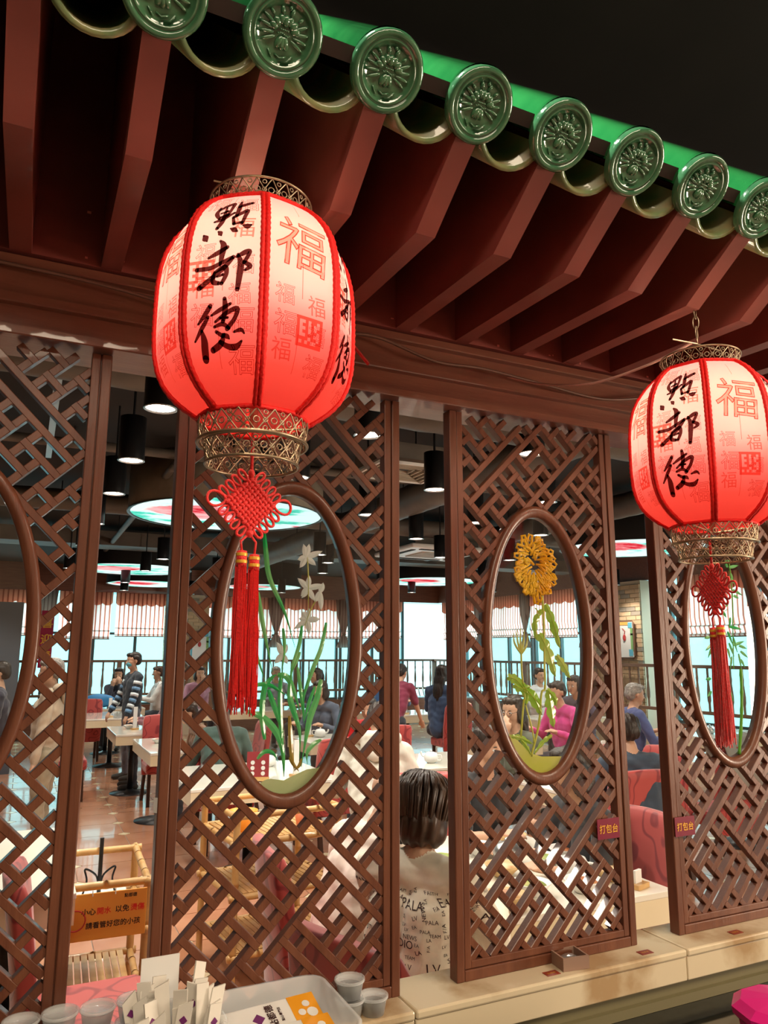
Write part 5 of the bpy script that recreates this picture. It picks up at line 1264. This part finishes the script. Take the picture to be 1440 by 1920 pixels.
# the man in the white shirt beside the printed blouse
person('man with a shaved head in a loose white shirt leaning over the near table', (1.52, 1.68, 1.12), -PI/2+.3, (.78, .68, .60), bottom=(.05, .05, .06), lean=.42, side=.0, hair='bald', hands=((-.25, .45, .82), (.2, .45, .82)), vox=.0095, fat=1.22)
# the woman nearest the lattice
w, H, tor = person('woman with a dark brown bob in a white blouse printed with black lettering', (1.335, 1.02, 1.195), -.95, (.80, .74, .62), bottom=(.01, .01, .01), lean=.16, hair='bob', hm='hairb', hands=((-.14, .42, .84), (.16, .45, .84)), vox=.0085, fat=1.12, nod=.2)
mb = MB(); r = random.Random(11)     # locks of the bob, combed down over the cap of hair
for i in range(230):
    q = r.uniform(-PI*.80, PI*.80); a = q - PI/2; top_ = r.uniform(.6, 1.0)
    P = []
    for k_ in range(7):
        u = k_/6; ph = (.12+.88*u*1.0)*PI*.62; rr = .090*math.sin(min(ph, PI/2))+(.012 if u > .5 else 0) + .014*math.sin(u*3+i); z = .05+.082*math.cos(ph) if ph < PI/2 else .05-.20*(u-.45)
        rr *= 1-.38*max(0, (u-.62)/.38)**1.5; P.append(H(rr*1.04*math.cos(a), -.022+rr*1.08*math.sin(a), z + r.uniform(-.003, .003)))
    mb.tube(P, [.0045, .006, .0065, .0065, .006, .005, .0018], 5, cap=False)
tag(mb.build('hair_locks', M['hairb'], w, True), kind='stuff')
# printed lettering laid on the blouse: project small words on the back
body = [c for c in bpy.data.objects if c.parent == w and c.name.startswith('body')][0]
from mathutils.bvhtree import BVHTree
bv = BVHTree.FromPolygons([v.co for v in body.data.vertices], [p.vertices for p in body.data.polygons])
mb = MB(); wordsl = ['FAITH', 'PALA', 'LA', 'STUDIO', 'EA', 'F/A', 'NEWS', 'RALEIGH', 'LV', 'TEAM']
used_ = []
for i in range(1600):
    z0 = r.uniform(.52, 1.0); ang = r.uniform(-PI*.98, PI*.05); wd = r.choice(wordsl); sz = r.choice([.014, .018, .022, .034, .042]) if i < 500 else r.choice([.012, .014, .018]); tl = r.choice([0, 0, 0, PI/2, .3]); V, F = text_poly(wd)
    o = Vector((0, 0, z0)); o = tor((0, 0, z0)); d = Vector((math.cos(ang), math.sin(ang), 0)); sd = Vector((-math.sin(ang), math.cos(ang), 0)); up = Vector((0, 0, 1)); out = []; ok = True
    for x, y, z in V:
        x, y = x*math.cos(tl)-y*math.sin(tl), x*math.sin(tl)+y*math.cos(tl)
        p = o + d*.6 + sd*(x*sz) + up*(y*sz); h = bv.ray_cast(p, -d)
        if h[0] is None or h[3] > .58: ok = False; break
        out.append(h[0] + h[1]*.0016)
    if ok:
        c_ = sum(out, Vector())/len(out); rad = sz*len(wd)*.25+.003
        if all((c_-q_).length > rad+r2_*.8 for q_, r2_ in used_): used_.append((c_, rad)); mb.add(out, F)
if mb.v: mb.build('black_print', M['ink'], w)

# ================================================================== PICTURES IN THE OVAL PANES (raised coloured glass paste)
def paste(name, c, c2, sc_=8, rough=.1):
    m = mat(name, c, rough, col2=c2, scale=sc_, coat=.5, bump=.25, bscale=20); nt = m.node_tree; N = nt.nodes; L = nt.links
    t = N.new('ShaderNodeBsdfTranslucent'); cr = [n for n in N if n.type == 'VALTORGB'][0]; L.new(cr.outputs[0], t.inputs[0]); mx = N.new('ShaderNodeMixShader'); mx.inputs[0].default_value = .55
    L.new(N['Principled BSDF'].outputs[0], mx.inputs[1]); L.new(t.outputs[0], mx.inputs[2]); L.new(mx.outputs[0], N['Material Output'].inputs[0]); return m
M['leafg'] = paste('green_paste', (.03, .60, .16), (.40, .80, .34)); M['leafy'] = paste('olive_paste', (.34, .62, .06), (.62, .76, .20)); M['rootp'] = paste('ochre_paste', (.45, .30, .05), (.65, .50, .15)); M['petalw'] = paste('white_frost_paste', (.72, .78, .74), (.85, .9, .86), rough=.4)
M['mumy'] = paste('yellow_paste', (.92, .52, .01), (.98, .76, .06), 14); M['groundg'] = paste('ground_paste', (.50, .68, .30), (.85, .84, .48), 5); M['bamb'] = paste('bamboo_paste', (.20, .55, .08), (.35, .65, .15)); M['tracey'] = paste('yellow_green_paste', (.66, .68, .12), (.80, .78, .28))
PY = .0135
def leaf(mb, P, w, tip=.15, th=.0022):
    Q = spline([(p[0], PY, p[1]) for p in P], 7); n_ = len(Q); L_ = []; R2 = []; Cc = []
    for i, p in enumerate(Q):
        a, b = Q[max(i-1, 0)], Q[min(i+1, n_-1)]; d = (b-a); d.y = 0; d.normalize(); nn = Vector((-d.z, 0, d.x)); u = i/(n_-1)
        ww = w*(.25+.75*math.sin(PI*min(1, u*1.1+.08))**.8)*(1 if u < .85 else max(tip, (1-u)/.15)); L_.append(p+nn*ww/2); R2.append(p-nn*ww/2); Cc.append(p+Vector((0, -th, 0)))
    V = []
    for a, c, b in zip(L_, Cc, R2): V += [a, c, b]
    F = []
    for i in range(n_-1): F += [(3*i, 3*i+1, 3*i+4, 3*i+3), (3*i+1, 3*i+2, 3*i+5, 3*i+4)]
    mb.add(V, F)
def flat(mb, P, th=.0018):
    n_ = len(P); c = Vector((sum(p[0] for p in P)/n_, PY-th, sum(p[1] for p in P)/n_)); V = [(p[0], PY, p[1]) for p in P] + [c]; mb.add(V, [(i, (i+1) % n_, n_) for i in range(n_)])
ORCHID = [([(0.185, 0.908), (0.189, 0.872), (0.199, 0.816), (0.233, 0.747), (0.256, 0.678)], 0.0083, 'g'), ([(0.176, 0.787), (0.183, 0.746), (0.194, 0.696), (0.211, 0.629)], 0.0074, 'g'), ([(0.171, 0.688), (0.182, 0.65), (0.196, 0.613)], 0.0041, 'g'), ([(0.23, 0.716), (0.234, 0.678), (0.23, 0.628)], 0.0059, 'g'), ([(0.323, 0.729), (0.313, 0.678), (0.296, 0.636), (0.279, 0.587), (0.277, 0.554)], 0.0077, 'g'), ([(0.199, 0.501), (0.192, 0.544), (0.195, 0.597), (0.211, 0.62), (0.221, 0.624)], 0.0089, 'g'), ([(0.221, 0.624), (0.24, 0.62), (0.255, 0.595), (0.272, 0.546)], 0.0095, 'g'), ([(0.164, 0.592), (0.18, 0.605), (0.206, 0.604), (0.226, 0.593), (0.244, 0.582)], 0.0065, 'g'), ([(0.161, 0.556), (0.191, 0.544), (0.214, 0.524), (0.229, 0.5), (0.239, 0.463), (0.24, 0.429)], 0.0107, 'g'), ([(0.228, 0.626), (0.228, 0.569), (0.234, 0.489), (0.24, 0.429)], 0.0077, 'g'), ([(0.203, 0.596), (0.219, 0.556), (0.231, 0.521)], 0.0083, 'g'), ([(0.314, 0.614), (0.306, 0.578), (0.292, 0.54), (0.284, 0.5), (0.275, 0.445)], 0.0107, 'g'), ([(0.301, 0.6), (0.288, 0.565), (0.28, 0.533)], 0.0059, 'g'), ([(0.263, 0.639), (0.27, 0.595), (0.277, 0.554), (0.279, 0.527)], 0.0065, 'g'), ([(0.316, 0.495), (0.299, 0.486), (0.287, 0.471), (0.288, 0.449)], 0.0071, 'g'), ([(0.185, 0.465), (0.199, 0.478), (0.216, 0.475), (0.227, 0.458)], 0.0065, 'g'), ([(0.249, 0.623), (0.248, 0.582), (0.256, 0.555), (0.27, 0.514), (0.272, 0.461)], 0.0095, 'g'), ([(0.248, 0.544), (0.252, 0.499), (0.256, 0.462), (0.262, 0.438)], 0.0077, 'r'), ([(0.25, 0.465), (0.259, 0.451), (0.271, 0.437)], 0.0053, 'r'), ([(0.276, 0.461), (0.271, 0.448), (0.259, 0.438)], 0.0053, 'r'), ([(0.27, 0.722), (0.265, 0.683), (0.251, 0.636), (0.248, 0.596)], 0.0065, 'g'), ([(0.268, 0.669), (0.26, 0.65), (0.251, 0.628)], 0.0053, 'g'), ([(0.279, 0.863), (0.282, 0.82), (0.283, 0.751)], 0.0021, 'y'), ([(0.299, 0.774), (0.287, 0.751), (0.274, 0.717)], 0.0021, 'y')]
WHITEF = [((0.275, 0.863), [(0.262, 0.84), (0.269, 0.891), (0.282, 0.892), (0.312, 0.878), (0.298, 0.847), (0.257, 0.857)]), ((0.28, 0.799), [(0.258, 0.819), (0.266, 0.782), (0.283, 0.826), (0.296, 0.773), (0.317, 0.807), (0.268, 0.778)]), ((0.308, 0.792), [(0.315, 0.812), (0.311, 0.753), (0.296, 0.77)]), ((0.281, 0.734), [(0.253, 0.715), (0.268, 0.751), (0.285, 0.758), (0.309, 0.736), (0.286, 0.704), (0.263, 0.736)]), ((0.229, 0.664), [(0.217, 0.689), (0.24, 0.685), (0.214, 0.646), (0.241, 0.645), (0.227, 0.683)])]
ORG = [(0.19, 0.419), (0.203, 0.426), (0.213, 0.427), (0.237, 0.421), (0.265, 0.432), (0.288, 0.44), (0.312, 0.441), (0.323, 0.447), (0.315, 0.427), (0.295, 0.407), (0.272, 0.393), (0.249, 0.387), (0.224, 0.393), (0.204, 0.406)]
MUMC = [(0.239, 0.867), (0.185, 0.864), (0.292, 0.869), (0.242, 0.937), (0.236, 0.8)]
MSTEM = [[(0.261, 0.809), (0.262, 0.734), (0.26, 0.647), (0.259, 0.587), (0.248, 0.574), (0.237, 0.503), (0.213, 0.434)], [(0.194, 0.669), (0.194, 0.622), (0.2, 0.563), (0.197, 0.558), (0.186, 0.48)], [(0.255, 0.76), (0.238, 0.773), (0.245, 0.765), (0.24, 0.734)], [(0.202, 0.549), (0.218, 0.495), (0.223, 0.462)]]
MBUD = [[(0.194, 0.664), (0.176, 0.69), (0.174, 0.713)], [(0.194, 0.664), (0.185, 0.694), (0.183, 0.722)], [(0.194, 0.664), (0.193, 0.694), (0.194, 0.725)], [(0.194, 0.664), (0.202, 0.694), (0.205, 0.721)], [(0.194, 0.664), (0.21, 0.686), (0.214, 0.711)]]
MLEAF = [([(0.268, 0.783), (0.288, 0.739), (0.307, 0.678)], 0.026), ([(0.257, 0.769), (0.236, 0.738), (0.238, 0.697)], 0.018), ([(0.246, 0.712), (0.269, 0.673), (0.29, 0.612)], 0.034), ([(0.295, 0.662), (0.314, 0.638), (0.333, 0.608)], 0.024), ([(0.154, 0.614), (0.178, 0.605), (0.203, 0.578)], 0.024), ([(0.195, 0.582), (0.221, 0.567), (0.247, 0.545)], 0.03), ([(0.264, 0.583), (0.285, 0.561), (0.287, 0.544)], 0.02), ([(0.267, 0.577), (0.273, 0.539), (0.279, 0.495)], 0.03), ([(0.201, 0.587), (0.226, 0.561), (0.246, 0.525)], 0.03), ([(0.17, 0.596), (0.19, 0.587), (0.217, 0.591)], 0.022), ([(0.194, 0.599), (0.206, 0.574), (0.202, 0.549)], 0.02), ([(0.273, 0.478), (0.248, 0.465), (0.221, 0.439)], 0.012), ([(0.161, 0.481), (0.186, 0.476), (0.217, 0.462)], 0.014), ([(0.186, 0.472), (0.201, 0.455), (0.211, 0.438)], 0.012)]
MG = [(0.152, 0.488), (0.166, 0.481), (0.196, 0.455), (0.216, 0.44), (0.252, 0.43), (0.3, 0.43), (0.288, 0.413), (0.266, 0.398), (0.237, 0.392), (0.204, 0.4), (0.174, 0.424), (0.158, 0.457)]
BST = [([(0.269, 0.403), (0.288, 0.49), (0.298, 0.563), (0.302, 0.625)], 0.0062), ([(0.275, 0.626), (0.282, 0.712), (0.293, 0.826), (0.291, 0.925)], 0.0022), ([(0.269, 0.787), (0.235, 0.771)], 0.0015)]
BCL = [[(0.291, 0.923), (0.265, 0.914)], [(0.288, 0.904), (0.328, 0.912)], [(0.29, 0.873), (0.318, 0.854)], [(0.295, 0.842), (0.332, 0.828)], [(0.252, 0.779), (0.261, 0.764)], [(0.278, 0.765), (0.269, 0.736)], [(0.269, 0.74), (0.32, 0.733)], [(0.262, 0.727), (0.279, 0.689)], [(0.282, 0.712), (0.293, 0.67)], [(0.264, 0.696), (0.279, 0.659)], [(0.257, 0.681), (0.264, 0.652)], [(0.253, 0.696), (0.245, 0.644)], [(0.279, 0.689), (0.327, 0.701)], [(0.301, 0.689), (0.333, 0.68)], [(0.305, 0.674), (0.335, 0.655)], [(0.305, 0.652), (0.318, 0.629)], [(0.298, 0.667), (0.304, 0.625)], [(0.271, 0.659), (0.261, 0.626)], [(0.194, 0.711), (0.17, 0.707)], [(0.194, 0.689), (0.172, 0.674)], [(0.196, 0.681), (0.18, 0.656)], [(0.185, 0.601), (0.164, 0.599)], [(0.184, 0.568), (0.167, 0.554)], [(0.25, 0.571), (0.262, 0.541)], [(0.254, 0.563), (0.26, 0.545)], [(0.283, 0.904), (0.274, 0.919)], [(0.292, 0.888), (0.301, 0.869)], [(0.296, 0.826), (0.317, 0.819)], [(0.277, 0.81), (0.259, 0.791)]]
def scrroot(i): return scr[i]
for P, w, c in ORCHID:
    mb = MB(); leaf(mb, P, max(w, .002)*1.3, .12); mb.build('painted_leaf' if c == 'g' else 'painted_root' if c == 'r' else 'painted_stem', {'g': M['leafg'], 'r': M['rootp'], 'y': M['tracey']}[c], scr[1])
for c, tips in WHITEF:
    for tp_ in tips: mb = MB(); leaf(mb, [c, ((c[0]*.45+tp_[0]*.55)+.001, c[1]*.45+tp_[1]*.55), tp_], .0125, .1, .0012); mb.build('painted_petal', M['petalw'], scr[1])
mb = MB(); flat(mb, ORG); mb.build('painted_ground', M['groundg'], scr[1])
# chrysanthemum
(cx_, cz_), (lx, _), (rx, _), (_, tz), (_, bz) = MUMC
aw, ah = (rx-lx)/2, (tz-bz)/2; r = random.Random(21)
for i in range(96):
    q = 2.4*i; u = math.sqrt((i+1)/96); x = cx_+aw*.76*u*math.sin(q); z = cz_+ah*.86*u*math.cos(q)+.004; dx, dz = math.sin(q)*.5+r.uniform(-.3, .3), math.cos(q)*.5-.35
    L_ = .015+.012*r.random(); d = math.hypot(dx, dz); dx, dz = dx/d*L_, dz/d*L_; mb = MB()
    mb.tube([(x, PY, z), (x+dx*.6, PY-.002, z+dz*.6), (x+dx*1.1, PY-.003, z+dz*1.1), (x+dx*1.2-dz*.35, PY-.003, z+dz*1.2+dx*.35), (x+dx*.8-dz*.5, PY-.003, z+dz*.8+dx*.5), (x+dx*.5-dz*.3, PY-.002, z+dz*.5+dx*.3)], [.0028, .0034, .0034, .003, .0026, .0016], 6)
    mb.build('painted_petal', M['mumy'], scr[2], True)
for i, P in enumerate(MSTEM): MB().tube(spline([(a, PY, b) for a, b in P], 5), [.0026, .0024, .0012, .0018][i], 6).build('painted_stem', M['tracey'], scr[2], True)
for P in MBUD: mb = MB(); leaf(mb, P, .0062, .1); mb.build('painted_petal', M['tracey'], scr[2])
def lobed(P, w):
    Q = spline([(p[0], PY, p[1]) for p in P], 8); n_ = len(Q); mb = MB(); V = []
    for i, p in enumerate(Q):
        a, b = Q[max(i-1, 0)], Q[min(i+1, n_-1)]; d = (b-a).normalized(); nn = Vector((-d.z, 0, d.x)); u = i/(n_-1); ww = w*math.sin(PI*min(1, u*.93+.07))**.7*(.62+.38*abs(math.sin(u*PI*4)))/2+.0004
        V += [p+nn*ww-d*.002, p+Vector((0, -.0028, 0)), p-nn*ww-d*.002]
    F = []
    for i in range(n_-1): F += [(3*i, 3*i+1, 3*i+4, 3*i+3), (3*i+1, 3*i+2, 3*i+5, 3*i+4)]
    mb.add(V, F); mb.tube([q+Vector((0, -.003, 0)) for q in Q], .0007, 4, mi=1); return mb
for P, w in MLEAF: lobed(P, w).build('painted_leaf', [M['leafy'], M['tracey']], scr[2])
mb = MB(); flat(mb, MG); mb.build('painted_ground', M['tracey'], scr[2])
for P, w in BST:
    Q = spline([(a, PY, b) for a, b in P], 6); MB().tube(Q, [w*(.62 if i % 4 else .78) for i in range(len(Q))], 8).build('painted_stem', M['bamb'], scr[3], True)
for P in BCL: mb = MB(); leaf(mb, [P[0], ((P[0][0]+P[1][0])/2+.001, (P[0][1]+P[1][1])/2), P[1]], .009, .1); mb.build('painted_leaf', M['leafg'], scr[3])

# ================================================================== THINGS ON THE LEDGE AND THE SIGNS
def psign(x, z, label, w=.066, h=.045):
    t = thing('takeaway_sign', label, 'sign', (x, -.0035, z), 0, 'purple takeaway counter signs')
    MB().box((0, 0, 0), (w, .002, h)).build('sign_plate', mat('plum_plastic', (.20, .008, .035), .35, coat=.3), t); mb = MB(); flat_text(mb, '打包台', .0205, (0, -.0016, 0), (1, 0, 0), (0, 0, 1), sx=.92, bold=.015); mb.build('gold_lettering', M['gold'], t)
psign(1.272, 1.342, 'plum sign with gold characters on the right post of the chrysanthemum screen'); psign(1.515, 1.325, 'plum sign with gold characters on the left post of the bamboo screen')
t = thing('wooden_tray', 'small square wooden box with a foil packet standing on the marble ledge', 'box', (1.128, -.022, LZ+.0005), -.12)
for s in (-1, 1): MB().box((s*.030, 0, .013), (.004, .05, .026)).build('box_side', M['darkwood2'] if 'darkwood2' in M else mat('box_wood', (.30, .19, .14), .5), t); MB().box((0, s*.027, .013), (.064, .004, .026)).build('box_side', mat('box_wood', (.30, .19, .14), .5), t)
MB().box((0, 0, .002), (.06, .05, .004)).build('box_bottom', M['wood'], t); MB().ell((0, 0, .012), (.022, .018, .010), 10, 6).build('foil_packet', M['steel'], t)
for x, lb in ((1.066, 'left'), (1.329, 'middle'), (1.62, 'right')):
    t = thing('ledge_plate', '%s of three small red plates set flush in the ledge' % lb, 'plate', (x, -.040, LZ+.0004), 0, 'small red plates set in the ledge'); MB().box((0, 0, .0004), (.034, .020, .0008)).build('plate_face', mat('plate_red', (.26, .04, .02), .4), t)
    mb = MB(); flat_text(mb, '點都德', .007, (0, 0, .001), (1, 0, 0), (0, 1, 0), bold=0); mb.build('gold_lettering', M['gold'], t)
# paper slip stuck to the left post of the orchid screen
t = thing('paper_slip', 'tiny white paper slip stuck on the left post of the orchid screen', 'paper', (.2385, .006, 1.475), (0, 0, -.9)); MB().box((0, 0, 0), (.012, .001, .026)).build('slip', M['white'], t)
# sauce cups
cupm = MB().lathe([(.0, 0), (.021, 0), (.026, .026), (.0275, .028), (.0255, .0285), (.0205, .002), (.0, .002)], 28).mesh('cup_body', M['frost'], True)
lidm = MB().lathe([(.0, .030), (.024, .030), (.0245, .0325), (.0285, .0325), (.0292, .0290), (.0285, .0275), (.0, .0295)], 28).mesh('lid', M['clear'], True)
saucem = MB().lathe([(.0, .003), (.0195, .003), (.0235, .020), (.0, .020)], 20).mesh('sauce', mat('dark_sauce', (.05, .06, .05), .2), True)
stk = {'L': 'stacked sauce cup in front of the leftmost screen', 'R': 'sauce cup by the corner of the plastic box'}
def cup(x, y, z, lb, dark=False, tilt=0):
    t = thing('sauce_cup', lb, 'cup', (x, y, z), (tilt, tilt*.6, 0), 'lidded plastic sauce cups'); obj('cup_body', cupm, t); obj('lid', lidm, t)
    if dark: obj('sauce', saucem, t)
for i, (x, nm) in enumerate(((.043, 'leftmost'), (.100, 'second from left'), (.157, 'third from left'), (.214, 'fourth from left'))):
    for k_ in range(3): cup(x, -.032+.004*(i % 2)-.001*k_, LZ+.0005+.0335*k_, '%s cup of the %s stack of sauce cups at the bottom left' % (['bottom', 'middle', 'top'][k_], nm), False)
cup(.605, -.034, LZ+.0005, 'lower cup of the two stacked beside the plastic box', True); cup(.604, -.034, LZ+.0345, 'upper cup of the two stacked beside the plastic box', True); cup(.650, -.040, LZ+.0005, 'single lidded cup of dark sauce right of the stacked pair', True)
# plastic box with flat packets
t = thing('plastic_box', 'translucent plastic box on the ledge holding white and orange sachets', 'box', (.41, -.137, LZ+.0005))
def openbox(w, d, h, th, flare, r_=.03):
    mb = MB(); n_ = 6
    def rr(w, d, r, z):
        P = []
        for cx, cy, a0 in ((w/2-r, d/2-r, 0), (-w/2+r, d/2-r, PI/2), (-w/2+r, -d/2+r, PI), (w/2-r, -d/2+r, 1.5*PI)):
            for i in range(n_+1): a = a0+PI/2*i/n_; P.append((cx+r*math.cos(a), cy+r*math.sin(a), z))
        return P
    lv = [rr(w-flare, d-flare, r_, 0), rr(w, d, r_, h), rr(w+.012, d+.012, r_+.004, h), rr(w+.012, d+.012, r_+.004, h+.004), rr(w-th*2, d-th*2, r_-th, h+.004), rr(w-flare-th*2, d-flare-th*2, r_-th, th)]
    V = sum(lv, []); m_ = len(lv[0]); F = [(a*m_+i, a*m_+(i+1) % m_, (a+1)*m_+(i+1) % m_, (a+1)*m_+i) for a in range(5) for i in range(m_)]; F += [tuple(range(m_))[::-1], tuple(5*m_+i for i in range(m_))]
    mb.add(V, F); return mb
openbox(.26, .215, .078, .0015, .02).build('box_body', M['frost'], t, True)
def sachet(x, y, z, rz, lb, tx=.12):
    t = thing('sachet', lb, 'sachet', (x, y, z), (tx, 0, rz), 'flat white and orange sachets'); MB().box((0, 0, 0), (.175, .062, .006)).build('packet', M['white'], t, bevel=.0025)
    MB().box((.061, 0, .0034), (.050, .060, .0006)).build('orange_end', mat('sachet_orange', (.85, .36, .02), .4), t); MB().box((-.025, 0, .0034), (.016, .016, .0006), Matrix.Rotation(PI/4, 3, 'Z')).build('purple_seal', mat('seal_purple', (.16, .02, .14), .5), t)
    mb = MB(); [mb.lathe([(.0001, .0042), (r_, .0042)], 14, (a, b, 0)) for a, b, r_ in ((.052, -.008, .007), (.065, .008, .007), (.07, -.012, .010))]; mb.build('bowl_pictures', M['plq1'], t)
    mb = MB(); flat_text(mb, '點都德', .016, (-.002, 0, .0037), (0, 1, 0), (-1, 0, 0)); flat_text(mb, '點心專門店', .006, (.015, 0, .0037), (0, 1, 0), (-1, 0, 0)); mb.build('black_lettering', M['ink'], t)
sachet(.435, -.095, LZ+.054, .10, 'upper white sachet with an orange end lying in the plastic box', .35); sachet(.438, -.165, LZ+.050, .07, 'lower white sachet with an orange end lying in the plastic box', .25)
# chopstick sleeves standing in a clear container
t = thing('sleeve_holder', 'clear plastic tub crammed with paper chopstick sleeves at the bottom', 'container', (.262, -.135, LZ+.0005)); openbox(.135, .12, .10, .0015, .015, .02).build('tub', M['clear'], t, True)
M['paper'] = mat('sleeve_paper', (.74, .70, .62), .7, col2=(.80, .77, .70), scale=4); r = random.Random(4)
WL = ['white', 'cream', 'creased', 'plain', 'printed']
XS_ = sorted(.215+.095*r.random() for _ in range(26))
for i in range(26):
    x = XS_[i]; y = -.18+.09*r.random(); h = .125+.03*r.random(); 
    t = thing('paper_sleeve', 'paper chopstick sleeve in the clear tub, %s from the left' % NTH[i], 'paper sleeve', (x, y, LZ+.006), (r.uniform(-.12, .12), (x-.262)*3.0+r.uniform(-.15, .15), r.uniform(-.5, .5)), 'paper sleeves in the clear tub')
    w = .022; MB().prism([(-w/2, -.0015, 0), (w/2, -.0015, 0), (w/2, -.0015, h-.006*r.random()), (-w/2, -.0015, h-.016*r.random())], (0, .003, 0)).build('sleeve', M['paper'], t)
    if i % 3 == 0: MB().box((0, -.0021, h*.78), (.009, .0008, .009), Matrix.Rotation(PI/4, 3, 'Y')).build('purple_mark', mat('seal_purple', (.16, .02, .14), .5), t); 
t = thing('white_card', 'blank white card standing behind the paper sleeves', 'card', (.248, -.065, LZ+.0)); MB().box((0, 0, .085), (.062, .0015, .17)).build('card_sheet', M['white'], t)
t = thing('pink_bag', 'bright pink plastic lid at the bottom right corner on the black counter', 'lid', (1.37, -.36, .9655)); MB().lathe([(.0, .0), (.07, 0), (.085, .09), (.095, .10), (.097, .112), (.08, .125), (.0, .135)], 10).build('lid_body', mat('magenta_plastic', (.75, .02, .24), .3), t)
